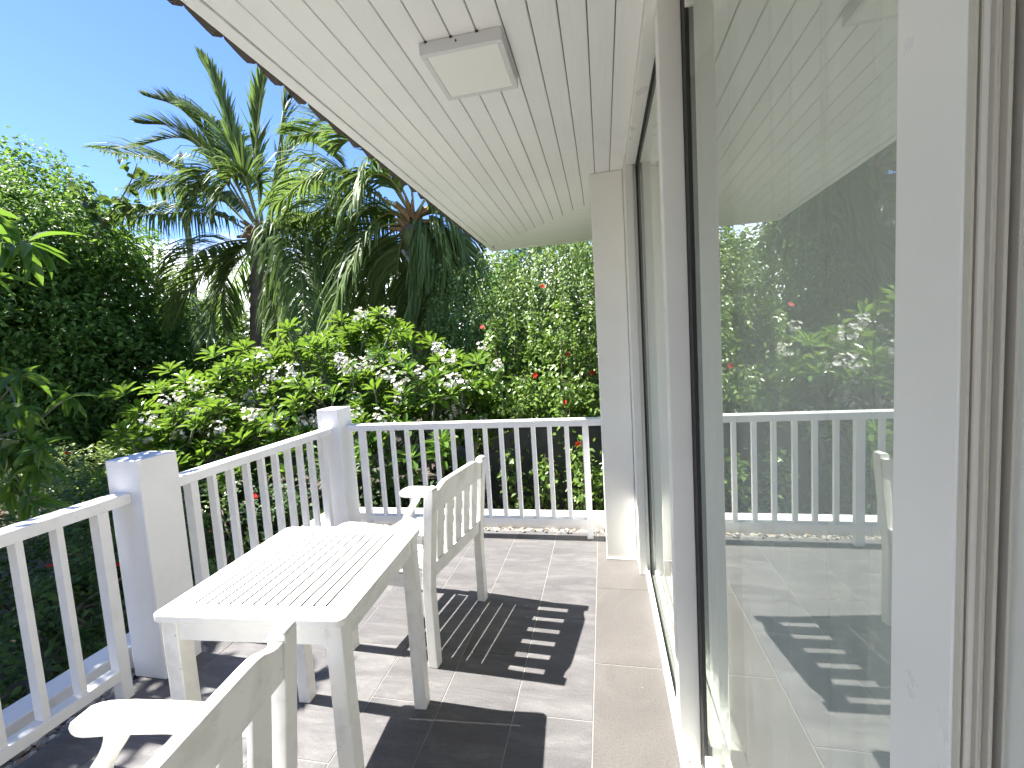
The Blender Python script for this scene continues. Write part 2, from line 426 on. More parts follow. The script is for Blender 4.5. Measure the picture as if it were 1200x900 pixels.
# ================================================================ BUILDING
# ---- floor: grout bed with every tile laid on it
floor = tag(box_obj('floor', -2.145, 0.40, -2.2, 3.195, -0.20, -0.0022, M_GROUT, bev=0.0), kind='structure')
tile_cache = {}
def tile(x0, x1, y0, y1, mat):
    key = (round(x1 - x0, 3), round(y1 - y0, 3), mat.name)
    g = 0.0018
    if key not in tile_cache:
        bm = bmesh.new()
        w, d = x1 - x0 - 2 * g, y1 - y0 - 2 * g
        rbox(bm, (0, 0, -0.005), (w, d, 0.010), 0.0012, None, 1)
        me = bpy.data.meshes.new('tile'); bm.to_mesh(me); bm.free(); me.materials.append(mat)
        tile_cache[key] = me
    o = link('tile', tile_cache[key], floor, ((x0 + x1) / 2, (y0 + y1) / 2, random.uniform(-0.0004, 0.0004)))
    o.rotation_euler = (random.uniform(-0.0006, 0.0006), random.uniform(-0.0006, 0.0006), 0)
def column(x0, x1, yref, mat):
    y = yref - 0.602 * 8
    while y < 3.19:
        a, b = max(y, -2.19), min(y + 0.602, 3.19)
        if b - a > 0.03 and b > -2.0: tile(x0, x1, a, b, mat)
        y += 0.602
for k in range(7):
    x1 = -0.097 - 0.2995 * k
    column(max(x1 - 0.2995, -2.143), x1, 2.737 if k % 2 == 0 else 2.443, M_TILE)
column(-0.097, 0.19, 2.440, M_TILEB)

# ---- pebble gutter, kerb, ground
tag(box_obj('gutter', -2.268, -0.037, -2.2, 3.258, -0.30, -0.045, M_KERB, bev=0.0), kind='structure')
kerb = tag(box_obj('kerb', -2.400, -2.270, -2.2, 3.262, -0.50, 0.09, M_KERB, bev=0.006), kind='structure')
tag(box_obj('kerb', -2.400, -0.037, 3.264, 3.387, -0.50, 0.09, M_KERB, bev=0.006), kind='structure')
def pebbles():
    t = bmesh.new(); bmesh.ops.create_icosphere(t, subdivisions=1, radius=1.0)
    bv = np.array([v.co[:] for v in t.verts]); bf = np.array([[v.index for v in f.verts] for f in t.faces]); t.free()
    Vs, Fs, o = [], [], 0
    def put(x, y, z, s):
        nonlocal o
        sc = np.array([s * RNG.uniform(.8, 1.5), s * RNG.uniform(.7, 1.1), s * RNG.uniform(.45, .7)])
        v = bv * (1 + RNG.normal(0, .06, (len(bv), 1))) * sc
        a = RNG.uniform(0, 6.28); c, s_ = math.cos(a), math.sin(a)
        v = v @ np.array([[c, s_, 0], [-s_, c, 0], [0, 0, 1]])
        Vs.append(v + (x, y, z)); Fs.append(bf + o); o += len(bv)
    for i in range(2600):
        put(RNG.uniform(-2.255, -2.155), RNG.uniform(-0.6, 3.24), RNG.uniform(-0.04, -0.012), RNG.uniform(.010, .021))
    for i in range(1300):
        put(RNG.uniform(-2.2, -0.05), RNG.uniform(3.205, 3.25), RNG.uniform(-0.040, -0.008), RNG.uniform(.010, .021))
    for i in range(40):
        put(RNG.uniform(-2.1, -0.06), RNG.uniform(3.15, 3.21), 0.008, RNG.uniform(.007, .013))
    o_ = link('pebbles', mesh_np('pebbles', np.concatenate(Vs), np.concatenate(Fs), M_PEB, smooth=True))
    tag(o_, 'loose pale and dark pebbles filling the gutter under the railings', 'pebbles', kind='stuff')
pebbles()

def ground():
    n = 60
    xs = np.concatenate([np.linspace(-400, -30, 14), np.linspace(-28, 10, 60), np.linspace(14, 400, 14)])
    ys = np.concatenate([np.linspace(-400, -12, 14), np.linspace(-10, 26, 60), np.linspace(30, 500, 14)])
    X, Y = np.meshgrid(xs, ys)
    Z = -0.50 + 0.05 * np.sin(X * 1.3) * np.cos(Y * 1.1) + 0.03 * np.sin(X * 3.1 + Y * 2.3)
    V = np.stack([X.ravel(), Y.ravel(), Z.ravel()], 1)
    m = len(xs)
    F = [(j * m + i, j * m + i + 1, (j + 1) * m + i + 1, (j + 1) * m + i) for j in range(len(ys) - 1) for i in range(m - 1)]
    o = link('ground', mesh_np('ground', V, np.array(F), M_SOIL, smooth=True)); tag(o, kind='structure')
ground()

# ---- house corner and wall, interior
hw = tag(box_obj('house_wall', -0.035, 0.155, 2.787, 3.80, 0.0, 2.403, M_WALL, bev=0.006), 'white rendered wall pier between the far railing and the sliding door', 'wall')
box_obj('return_wall', 0.157, 4.0, 2.82, 3.0, 0.0, 2.40, M_WALL, hw, 0.0)
box_obj('skirting_sealant', -0.037, 0.157, 2.779, 2.786, 0.0005, 0.010, M_WALL, hw, 0.002)
bwl = tag(box_obj('end_wall', -0.9, 0.40, -2.45, -2.25, 0.0, 2.403, M_WALL, bev=0.0), 'white rendered wall closing the near end of the balcony', 'wall')
box_obj('side_wall', 0.40, 0.60, -2.45, -0.95, 0.0, 2.36, M_WALL, bwl, 0.0)
tag(box_obj('interior_floor', 0.405, 4.0, -2.2, 2.815, -0.20, 0.0, M_TILEB, bev=0.0), kind='structure')
bm = bmesh.new()                                   # unseen room wall opposite the door; wide opening added to brighten the curtain
for a in ((-2.4, 3.0, -0.1, 0.30), (-2.4, 3.0, 2.32, 2.6), (-2.4, -2.1, 0.30, 2.32), (2.75, 3.0, 0.30, 2.32)): bx(bm, 4.0, 4.2, *a, 0.0)
tag(obj('interior_wall', bm, M_WALL), kind='structure')
tag(box_obj('interior_wall', 0.62, 3.99, -2.45, -2.25, -0.1, 2.6, M_WALL, bev=0.0), kind='structure')
tag(box_obj('interior_ceiling', 0.40, 4.0, -2.2, 2.80, 2.405, 2.425, M_WALL, bev=0.0), kind='structure')

# ---- eave: boarded soffit with a mitred corner, trims, roof slab and tiles
eave = thing('roof_eave', 'white boarded soffit of the roof overhanging the balcony, with brown tile edge', 'roof', (0, 0, 2.404))
def plank(poly, mat, name='plank', z0=0.0, z1=0.012, bev=0.0035):
    bm = bmesh.new()
    prism(bm, poly, 'z', z0, z1, bev)
    return obj(name, bm, mat, eave)
DG = 3.338                                  # mitre line: y = DG - x
g = 0.0016
for k in range(14):
    x0, x1 = -1.042 + 0.0865 * k + g, -1.042 + 0.0865 * (k + 1) - g
    dz = random.uniform(-0.0004, 0.0004)
    plank([(x0, -2.24), (x1, -2.24), (x1, DG - x1 - g), (x0, DG - x0 - g)], M_PLANK, z0=dz, z1=0.012 + dz)
for k in range(14):
    y1 = 4.508 - 0.087 * k - g
    y0 = y1 - 0.087 + 2 * g
    if DG - y0 > 0.5: break
    xa, xb = max(DG - y1 + g, -1.034), max(DG - y0 + g, -1.034)
    plank([(xa, y1), (xb, y0), (0.9, y0), (0.9, y1)], M_PLANKX)
plank([(-1.092, -2.24), (-1.046, -2.24), (-1.046, 4.515), (-1.092, 4.566)], M_PLANK, 'edge_board', -0.004, 0.026, 0.003)
plank([(-1.045, 4.5125), (0.9, 4.5125), (0.9, 4.566), (-1.0905, 4.566)], M_PLANKX, 'edge_board', -0.004, 0.026, 0.003)
box_obj('backing_board', -1.088, 0.9, -2.24, 4.56, 0.0125, 0.024, M_SHADOWGAP, eave, 0.0)
box_obj('roof_slab', -1.06, 4.2, -2.45, 4.53, 0.035, 0.12, M_SHADOWGAP, eave, 0.0)
# roof tiles along the edge: each laps past the soffit with its own slanted lip
def rooftile_mesh():
    bm = bmesh.new()
    t = bmesh.new()
    sl = math.tan(math.radians(24))
    prof = [(0.067, -0.004), (0.054, -0.024), (0.030, -0.021), (-0.02, -0.010), (-0.060, 0.0), (-0.068, 0.004)]
    top, bot = [], []
    for y, dx in prof:
        bot.append((dx, y, 0.0)); top.append((dx, y, 0.016))
    for (dx, y, z) in list(reversed(bot)): pass
    V = []
    for (dx, y, z) in bot: V.append(t.verts.new((dx, y, z)))
    for (dx, y, z) in bot: V.append(t.verts.new((0.32, y, 0.32 * sl)))
    for (dx, y, z) in top: V.append(t.verts.new((dx + 0.002, y, z)))
    for (dx, y, z) in top: V.append(t.verts.new((0.32, y, 0.32 * sl + 0.016)))
    n = len(prof)
    for i in range(n - 1):
        t.faces.new((V[i], V[i + 1], V[n + i + 1], V[n + i]))
        t.faces.new((V[2 * n + i], V[3 * n + i], V[3 * n + i + 1], V[2 * n + i + 1]))
        t.faces.new((V[i], V[2 * n + i], V[2 * n + i + 1], V[i + 1]))
        t.faces.new((V[n + i], V[n + i + 1], V[3 * n + i + 1], V[3 * n + i]))
    t.faces.new((V[0], V[n], V[3 * n], V[2 * n])); t.faces.new((V[n - 1], V[3 * n - 1], V[4 * n - 1], V[2 * n - 1]))
    bmesh.ops.recalc_face_normals(t, faces=list(t.faces))
    me = bpy.data.meshes.new('roof_tile'); t.to_mesh(me); t.free(); me.materials.append(M_ROOFT)
    bm.free()
    return me
rt_me = rooftile_mesh()
for i in range(50):
    y = -2.2 + 0.136 * i + 0.02
    if y > 4.56: break
    link('roof_tile', rt_me, eave, (-1.142 + random.uniform(-.003, .003), y, 0.032 + random.uniform(-.002, .002)), (0, 0, random.uniform(-.02, .02)))
for i in range(14):
    o = link('roof_tile', rt_me, eave, (-1.0 + 0.136 * i, 4.60, 0.034), (0, 0, -math.pi / 2))

# ---- flat square ceiling lamp
cl = thing('ceiling_light', 'square flat white surface mounted lamp on the boarded soffit', 'ceiling light', (-0.407, 1.583, 2.4035))
bm = bmesh.new()
for a in ((-0.138, 0.138, -0.139, -0.121), (-0.138, 0.138, 0.121, 0.139)): bx(bm, *a, -0.040, 0, 0.002)
for a in ((-0.138, -0.120, -0.1205, 0.1205), (0.120, 0.138, -0.1205, 0.1205)): bx(bm, *a, -0.040, 0, 0.002)
obj('housing', bm, M_LAMP, cl)
box_obj('diffuser', -0.1195, 0.1195, -0.1205, 0.1205, -0.0385, -0.030, M_LAMPD, cl, 0.001)
bm = bmesh.new()
bmesh.ops.create_cone(bm, cap_ends=True, segments=12, radius1=0.0032, radius2=0.0032, depth=0.003, matrix=Matrix.Translation((-0.012, -0.1398, -0.016)) @ Matrix.Rotation(math.pi / 2, 4, 'X'))
obj('screw', bm, M_SCREW, cl)
for x in (-0.1135, -0.027, 0.0595):
    box_obj('clip_shadow', x - 0.005, x + 0.005, -0.143, -0.1395, -0.006, 0.0, M_SCREW, cl, 0.001)  # small dark blocks at the board grooves, their black standing in for shadow

# ---- sliding door
sd = thing('sliding_door', 'white framed sliding glass door along the house wall with sheer curtain behind', 'sliding door', (0, 0, 0))
M_CLEAR, _t, _b, _o = newmat('inner_glass_face')
_tr = N(_t, 'ShaderNodeBsdfTransparent'); _tr.inputs['Color'].default_value = (0.985, 0.99, 0.985, 1); _t.links.new(_tr.outputs[0], _o.inputs['Surface'])
def pane(parent, x, y0, y1, z0, z1):
    V = [(x, y0, z0), (x, y1, z0), (x, y1, z1), (x, y0, z1), (x + .008, y0, z0), (x + .008, y1, z0), (x + .008, y1, z1), (x + .008, y0, z1)]
    F = [(0, 3, 2, 1), (4, 5, 6, 7), (0, 1, 5, 4), (3, 7, 6, 2), (0, 4, 7, 3), (1, 2, 6, 5)]
    o = link('pane', mesh_np('pane', np.array(V), np.array(F), [M_GLASS, M_CLEAR], fmat=np.array([0, 1, 1, 1, 1, 1])), parent)
    return o
# outer frame: jamb, head, threshold
bm = bmesh.new()
bx(bm, 0.157, 0.202, 2.610, 2.819, 0.0, 2.403, 0.003)
bx(bm, 0.2025, 0.33, 2.655, 2.819, 0.0, 2.403, 0.002)
obj('jamb', bm, M_ALU, sd)
box_obj('head', 0.166, 0.399, -0.9, 2.609, 2.357, 2.4035, M_ALU, sd, 0.003)
bm = bmesh.new()
bx(bm, 0.192, 0.212, -0.9, 2.609, 0.0, 0.030, 0.002)
bx(bm, 0.2125, 0.399, -0.9, 2.654, 0.0, 0.008, 0.0)
bx(bm, 0.238, 0.250, -0.9, 2.609, 0.0085, 0.022, 0.001)
bx(bm, 0.262, 0.268, -0.9, 2.609, 0.0085, 0.020, 0.001)
bx(bm, 0.286, 0.292, -0.9, 2.609, 0.0085, 0.020, 0.001)
bx(bm, 0.33, 0.345, -0.9, 2.609, 0.0085, 0.024, 0.001)
obj('threshold_track', bm, M_ALU, sd)
box_obj('track_gap', 0.2125, 0.2262, 1.48, 2.609, 0.0085, 0.012, M_RUBBER, sd, 0.0)
# outer (far) sash
bm = bmesh.new()
bx(bm, 0.192, 0.2555, 1.410, 1.4745, 0.010, 2.3565, 0.0025)
fs = obj('sash', bm, M_ALU, sd); fs['label'] = 'far sash with white stile standing forward of the near sash'
pane(fs, 0.2265, 1.475, 2.604, 0.012, 2.350)
bm = bmesh.new()
bx(bm, 0.216, 0.2262, 2.592, 2.607, 0.020, 2.345, 0.001)
bx(bm, 0.216, 0.2262, 1.475, 2.5915, 2.345, 2.3565, 0.001)
obj('gasket', bm, M_RUBBER, fs)
# inner (near) sash
bm = bmesh.new()
bx(bm, 0.257, 0.2795, 0.385, 0.462, 0.022, 2.335, 0.0025)
bx(bm, 0.2575, 0.300, 0.4625, 1.40, 0.022, 0.082, 0.002)
bx(bm, 0.2575, 0.300, 0.4625, 1.50, 2.29, 2.335, 0.002)
ns = obj('sash', bm, M_ALU, sd); ns['label'] = 'near sash with wide pale stile and sheer curtain behind'
pane(ns, 0.268, 0.4625, 1.505, 0.083, 2.289)
bm = bmesh.new()
bx(bm, 0.2562, 0.2674, 1.362, 1.478, 0.020, 2.335, 0.001)
bx(bm, 0.256, 0.268, 0.47, 1.478, 2.3355, 2.348, 0.001)
obj('gasket', bm, M_RUBBER, ns)
box_obj('back_seal', 0.2556, 0.2561, 1.4125, 1.4600, 0.020, 2.335, M_RUBBER, fs, 0.0)
# end profile of the near sash: lips, web and brush seal, seen edge on
bm = bmesh.new()
bx(bm, 0.2572, 0.2592, 0.3785, 0.3848, 0.022, 2.335, 0.0006)
bx(bm, 0.2615, 0.2627, 0.3795, 0.3848, 0.022, 2.335, 0.0005)
bx(bm, 0.2700, 0.2725, 0.3800, 0.3848, 0.022, 2.335, 0.0008)
bx(bm, 0.2768, 0.2795, 0.3780, 0.3848, 0.022, 2.335, 0.0008)
bx(bm, 0.2862, 0.2884, 0.3790, 0.4200, 0.022, 2.335, 0.0006)
obj('stile_lips', bm, M_ALUG, ns)
box_obj('stile_web', 0.2797, 0.300, 0.395, 0.462, 0.022, 2.335, M_ALUG, ns, 0.0006)
t = []
for i in range(900):
    z = 0.03 + i * 0.0025
    t.append((z, RNG.uniform(-.0006, .0006)))
V, F = [], []
for i, (z, d) in enumerate(t):
    V += [(0.2815 + d, 0.3945, z), (0.2835 + d, 0.3945, z), (0.2828 + d * 2, 0.3835, z + .001), (0.2822 + d * 2, 0.3835, z + .0012)]
    F.append((4 * i, 4 * i + 1, 4 * i + 2, 4 * i + 3))
link('brush_seal', mesh_np('brush_seal', np.array(V), np.array(F), M_BRUSH), ns)
bm = bmesh.new()
bmesh.ops.create_uvsphere(bm, u_segments=16, v_segments=10, radius=0.0085, matrix=Matrix.Translation((0.252, 0.432, 0.962)))
bmesh.ops.create_cone(bm, cap_ends=True, segments=16, radius1=0.006, radius2=0.006, depth=0.012, matrix=Matrix.Translation((0.2545, 0.432, 0.962)) @ Matrix.Rotation(math.pi / 2, 4, 'Y'))
obj('lock_knob', bm, M_KNOB, ns, smooth=True)

# sheer curtain hanging in folds inside the door
def curtain(y0, y1, ny, xc, label):
    nz_ = 12
    ys = np.linspace(y0, y1, ny)
    zs = np.linspace(0.02, 2.38, nz_)
    V = []
    ph = np.cumsum(1 + 0.45 * np.sin(np.arange(ny) * 0.031 + xc * 9) + 0.25 * np.sin(np.arange(ny) * 0.083)) * (2 * np.pi / 36)
    amp = 0.5 + 0.5 * np.sin(np.cumsum(RNG.normal(0, 0.05, ny)))
    for z in zs:
        a = 0.026 + 0.014 * (2.4 - z) / 2.4
        x = xc + a * (0.75 + amp * 0.9) * np.sin(ph) + 0.012 * np.sin(ph * 0.37 + z)
        y = ys + (0.026 + 0.050 * amp) * np.sin(ph * 2 + 0.6)*0.5 + 0.02 * np.cos(ph) + 0.004 * np.sin(z * 1.5 + ph * .2)
        V.append(np.stack([x, y, np.full(ny, z)], 1))
    V = np.concatenate(V)
    F = [(j * ny + i, j * ny + i + 1, (j + 1) * ny + i + 1, (j + 1) * ny + i) for j in range(nz_ - 1) for i in range(ny - 1)]
    o = link('sheer_curtain', mesh_np('sheer_curtain', V, np.array(F), M_SHEER, smooth=True))
    tag(o, label, 'curtain', 'sheer curtains behind the sliding door')
curtain(-0.8, 2.62, 700, 0.385, 'wide sheer white curtain hanging in soft folds behind the whole door glass')
curtain(-0.8, 1.02, 380, 0.475, 'second sheer curtain gathered behind the first, next to the nearest door stile')
curtain(1.22, 1.80, 150, 0.50, 'narrow sheer curtain bunched behind the middle of the door, near the far sash')

# ================================================================ RAILINGS
def post(x0, x1, y0, y1, label):
    o = box_obj('railing_post', x0, x1, y0, y1, 0.0, 1.011, M_POST, bev=0.005)
    return tag(o, label, 'post', 'square white posts of the balcony railing')
post(-2.172, -1.994, 1.500, 1.682, 'thick square white post in the near left of the balcony, beside the table')
post(-2.170, -1.990, 2.970, 3.150, 'square white post at the far corner where the two railings meet')

def left_rail(label, y0, y1, bals, ends):
    t = thing('railing', label, 'railing', (-2.09, (y0 + y1) / 2, 0), group='white balcony railings')
    oy = (y0 + y1) / 2
    ox = -2.09
    box_obj('top_rail', -2.140 - ox, -2.050 - ox, y0 - oy, y1 - oy, 0.821, 0.868, M_RAIL, t, 0.003)
    ly0, ly1 = min(ends) if len(ends) > 1 else y0, max(ends)
    box_obj('bottom_rail', -2.108 - ox, -2.052 - ox, ly0 + (0.0215 if len(ends) > 1 else 0) - oy, ly1 - 0.0215 - oy, 0.097, 0.142, M_RAIL, t, 0.003)
    me = None
    for y in bals:
        if me is None:
            o = box_obj('baluster', -0.021, 0.021, -0.0115, 0.0115, 0.1425, 0.8205, M_RAIL, t, 0.002); me = o.data
        else: o = link('baluster', me, t)
        o.location = (-2.081 - ox, y - oy, 0)
        o.rotation_euler = (0, 0, random.uniform(-.02, .02))
    me = None
    for y in ends:
        if me is None:
            o = box_obj('end_post', -0.024, 0.024, -0.021, 0.021, -0.001, 0.8205, M_RAIL, t, 0.002); me = o.data
        else: o = link('end_post', me, t)
        o.location = (-2.078 - ox, y - oy, 0)
left_rail('white slatted railing running from the thick near post out of the picture', -2.2, 1.4995, [1.2405 - 0.1205 * k for k in range(27)], [1.386])
left_rail('white slatted railing between the two square posts, behind the table', 1.6825, 2.9695, [1.9295 + 0.1155 * k for k in range(8)], [1.804, 2.868])
t = thing('railing', 'white slatted railing across the far end of the balcony', 'railing', (-1.0, 3.10, 0), group='white balcony railings')
box_obj('top_rail', -1.9895 + 1, -0.0365 + 1, -0.040, 0.045, 0.821, 0.868, M_RAIL, t, 0.003)
for a, b in ((-1.852, -1.033), (-0.9805, -0.1695)):
    box_obj('bottom_rail', a + 1, b + 1, -0.028, 0.028, 0.097, 0.142, M_RAIL, t, 0.003)
me = None
for x in (-1.735, -1.622, -1.503, -1.381, -1.263, -1.132, -0.880, -0.759, -0.643, -0.520, -0.402, -0.280):
    if me is None:
        o = box_obj('baluster', -0.0155, 0.0155, -0.013, 0.013, 0.1425, 0.8205, M_RAIL, t, 0.002); me = o.data
    else: o = link('baluster', me, t)
    o.location = (x + 1 + 0.0, -0.002, 0); o.rotation_euler = (0, 0, random.uniform(-.02, .02))
for x, w in ((-1.877, 0.024), (-1.0068, 0.026), (-0.1480, 0.021)):
    box_obj('end_post', x + 1 - w, x + 1 + w, -0.025, 0.015, -0.001, 0.8205, M_RAIL, t, 0.002)

# ================================================================ FURNITURE
def table():
    t = thing('garden_table', 'white painted slatted wooden garden table between the two chairs', 'table', (-0.998, 1.247, 0), math.radians(3.7))
    hw_, hd, zt = 0.2875, 0.300, 0.720
    def rounded(w, d, r, n=5):
        P = []
        for cx, cy, a0 in ((w - r, d - r, 0), (-w + r, d - r, 90), (-w + r, -d + r, 180), (w - r, -d + r, 270)):
            for i in range(n + 1):
                a = math.radians(a0 + 90 * i / n); P.append((cx + r * math.cos(a), cy + r * math.sin(a)))
        return P
    # end boards with rounded outer corners
    for s in (-1, 1):
        r = 0.022
        P = []
        for i in range(6):
            a = math.radians(90 * i / 5); P.append((hw_ - r + r * math.cos(a), hd - r + r * math.sin(a)))
        for i in range(6):
            a = math.radians(90 + 90 * i / 5); P.append((-hw_ + r + r * math.cos(a), hd - r + r * math.sin(a)))
        P += [(-hw_, hd - 0.062), (hw_, hd - 0.062)]
        P = [(x * s, y * s) for x, y in P]
        bm = bmesh.new(); prism(bm, P, 'z', zt - 0.021, zt, 0.0025)
        obj('end_board', bm, M_FURNX, t)
    side = 0.0475
    for s in (-1, 1):
        a, b = sorted((s * hw_, s * (hw_ - side)))
        box_obj('side_board', a, b, -hd + 0.0632, hd - 0.0632, zt - 0.021, zt, M_FURN, t, 0.0022)
    pitch = (2 * hw_ - 2 * side) / 13
    for k in range(13):
        x = -hw_ + side + pitch * (k + 0.5)
        o = box_obj('slat', x - pitch / 2 + 0.0030, x + pitch / 2 - 0.0030, -hd + 0.0645, hd - 0.0645, zt - 0.019 + random.uniform(-.0004, .0004), zt - 0.0004, M_FURN, t, 0.0018)
        o.data.materials.append(M_GRIME_SHADE)                     # joint dirt, blackened further to paint in the shade of the grooves
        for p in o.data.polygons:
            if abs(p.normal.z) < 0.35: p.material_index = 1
    box_obj('joint_backing', -hw_ + side, hw_ - side, -hd + 0.064, hd - 0.064, zt - 0.0216, zt - 0.0195, M_GRIME_SHADE, t, 0.0)
    box_obj('slat_support', -0.24, 0.24, -0.03, 0.03, zt - 0.040, zt - 0.0218, M_FURNX, t, 0.002)
    lx, ly, lw = 0.2480, 0.2600, 0.0245
    for sx in (-1, 1):
        for sy in (-1, 1):
            box_obj('leg', sx * lx - lw, sx * lx + lw, sy * ly - lw, sy * ly + lw, 0.0, zt - 0.0215, M_FURNZ, t, 0.003)
    for s in (-1, 1):
        box_obj('apron', -lx + lw + .0005, lx - lw - .0005, s * (ly + 0.008) - 0.0115, s * (ly + 0.008) + 0.0115, zt - 0.084, zt - 0.0215, M_FURNX, t, 0.002)
        box_obj('apron', s * (lx + 0.008) - 0.0115, s * (lx + 0.008) + 0.0115, -ly + lw + .0005, ly - lw - .0005, zt - 0.084, zt - 0.0215, M_FURN, t, 0.002)
table()

CW = 0.575
def chair():
    """local axes: x = backwards, y = along the width, origin under the middle of the back posts' rear face"""
    t = thing('garden_chair', 'white slatted garden armchair behind the table, standing clear on the sunlit tiles', 'chair', group='white slatted garden armchairs')
    h = CW / 2
    p = 0.045
    def lean(z): return 0.0 if z < 0.36 else 0.045 * (z - 0.36) / 0.46
    # back posts: straight leg, raked above the seat, domed head
    for s in (-1, 1):
        prof = [(0.0, 0.0), (0.0, 0.36), (0.045, 0.806)]
        for i in range(7):
            a = math.pi * i / 6
            prof.append((0.045 - 0.0215 + 0.0215 * math.cos(a), 0.808 + 0.014 * math.sin(a)))
        prof += [(0.002, 0.806), (-0.043, 0.40), (-0.043, 0.36), (-p, 0.0)]
        bm = bmesh.new()
        prism(bm, prof, 'y', s * h, s * (h - p), 0.003)
        obj('back_post', bm, M_FURNZ, t)
    # crest rail with its raised middle
    ci = h - p - 0.0005
    top = [(-ci, 0.798), (-ci + 0.02, 0.7985), (-ci + 0.035, 0.802), (-ci + 0.05, 0.809), (-ci + 0.065, 0.816), (-ci + 0.085, 0.8205), (-ci + 0.11, 0.822)]
    top = top + [(-y, z) for y, z in reversed(top)]
    bm = bmesh.new()
    prof = [(-ci, 0.708)] + top + [(ci, 0.708)]
    prism(bm, prof, 'x', -0.0125, 0.0125, 0.003)
    M = Matrix.Translation((0.024 + 0.0, 0, 0.77)) @ Matrix.Rotation(0.0976, 4, 'Y') @ Matrix.Translation((0, 0, -0.77))
    bm.transform(M)
    obj('crest_rail', bm, M_FURNX if False else M_FURN, t)
    bm = bmesh.new(); bx(bm, -0.0115, 0.0115, -ci, ci, -0.034, 0.034, 0.003)
    bm.transform(Matrix.Translation((-0.011, 0, 0.436)) @ Matrix.Rotation(0.0976, 4, 'Y'))
    obj('lower_back_rail', bm, M_FURN, t)
    gap = (2 * ci - 5 * 0.062) / 6
    me = None
    for k in range(5):
        y = -ci + gap * (k + 1) + 0.062 * k + 0.031
        if me is None:
            bm = bmesh.new(); bx(bm, -0.0065, 0.0065, -0.031, 0.031, -0.119, 0.119, 0.002)
            bm.transform(Matrix.Rotation(0.0976, 4, 'Y'))
            o = obj('back_slat', bm, M_FURNZ, t); me = o.data
        else: o = link('back_slat', me, t)
        o.location = (0.0035, y, 0.5885)
    # seat slats on their frame, front legs
    for k in range(6):
        x = -0.060 - 0.0765 * k
        z = 0.432 + 0.004 * (k if k < 5 else 4.2)
        yy = h - 0.046 if k in (0, 5) else h - 0.004
        box_obj('seat_slat', x - 0.0328, x + 0.0328, -yy, yy, z - 0.0115, z, M_FURN, t, 0.003)
    for s in (-1, 1):
        a, b = sorted((s * (h - 0.012), s * (h - 0.034)))
        box_obj('seat_rail', -0.4545, -0.0435, a, b, 0.352, 0.413, M_FURNX, t, 0.002)
        box_obj('front_leg', -0.500, -0.455, min(s * h, s * (h - p)), max(s * h, s * (h - p)), 0.0, 0.430, M_FURNZ, t, 0.003)
    box_obj('front_rail', -0.492, -0.468, -h + p + .0005, h - p - .0005, 0.352, 0.413, M_FURN, t, 0.002)
    # arm supports: S-curved, leaning back
    for s in (-1, 1):
        n = 9
        L_, R_ = [], []
        for i in range(n):
            u = i / (n - 1)
            z = 0.4302 + u * 0.146
            off = 0.075 * (3 * u * u - 2 * u ** 3)
            wd = 0.021 + 0.002 * math.cos(u * math.pi * 2)
            L_.append((-0.4775 + off - wd, z)); R_.append((-0.4775 + off + wd, z))
        bm = bmesh.new(); prism(bm, L_ + R_[::-1], 'y', s * (h - 0.004), s * (h - 0.038), 0.0025)
        obj('arm_support', bm, M_FURNZ, t)
        # arm: slightly bowed board with a rounded nose
        up = [(0.0085, 0.612), (-0.10, 0.617), (-0.25, 0.624), (-0.38, 0.627), (-0.45, 0.624), (-0.48, 0.619), (-0.505, 0.611), (-0.521, 0.600), (-0.528, 0.587), (-0.524, 0.574), (-0.512, 0.566), (-0.492, 0.5635), (-0.46, 0.5655), (-0.38, 0.5715), (-0.25, 0.574), (-0.10, 0.571), (0.004, 0.566)]
        up = [((x * 0.91 if x < -0.3 else x) - 0.027, z) for x, z in up]
        bm = bmesh.new(); prism(bm, up, 'y', s * (h + 0.001), s * (h - 0.042), 0.004)
        obj('arm', bm, M_FURNX, t)
        for xx in (-0.44, -0.10):
            bm = bmesh.new()
            bmesh.ops.create_cone(bm, cap_ends=True, segments=10, radius1=0.0035, radius2=0.0035, depth=0.002, matrix=Matrix.Translation((xx - 0.027, s * (h + 0.0012), 0.590)) @ Matrix.Rotation(math.pi / 2, 4, 'X'))
            obj('screw', bm, M_SCREW, t)
    return t
def copy_tree(o):
    c = o.copy(); COL.objects.link(c)
    for ch in list(o.children):
        d = ch.copy(); COL.objects.link(d); d.parent = c
    return c
def place_chair(o, near_corner, ang):
    """near_corner = world position of the outer rear foot corner at local y = -h ; ang = turn of the chair about z"""
    c, s = math.cos(ang), math.sin(ang)
    x = near_corner[0] - (-s * (-CW / 2)); y = near_corner[1] - (c * (-CW / 2))
    o.location = (x, y, 0); o.rotation_euler = (0, 0, ang)
ch1 = chair()
ch2 = copy_tree(ch1)
place_chair(ch1, (-0.779, 1.716), math.radians(-8.2))
ch2['label'] = 'white slatted garden armchair nearest the viewer, cut off by the bottom edge'
place_chair(ch2, (-0.673, 0.2457), math.radians(7.5))

# ================================================================ PLANTS
def unit(a):
    return a / (np.linalg.norm(a, axis=-1, keepdims=True) + 1e-9)

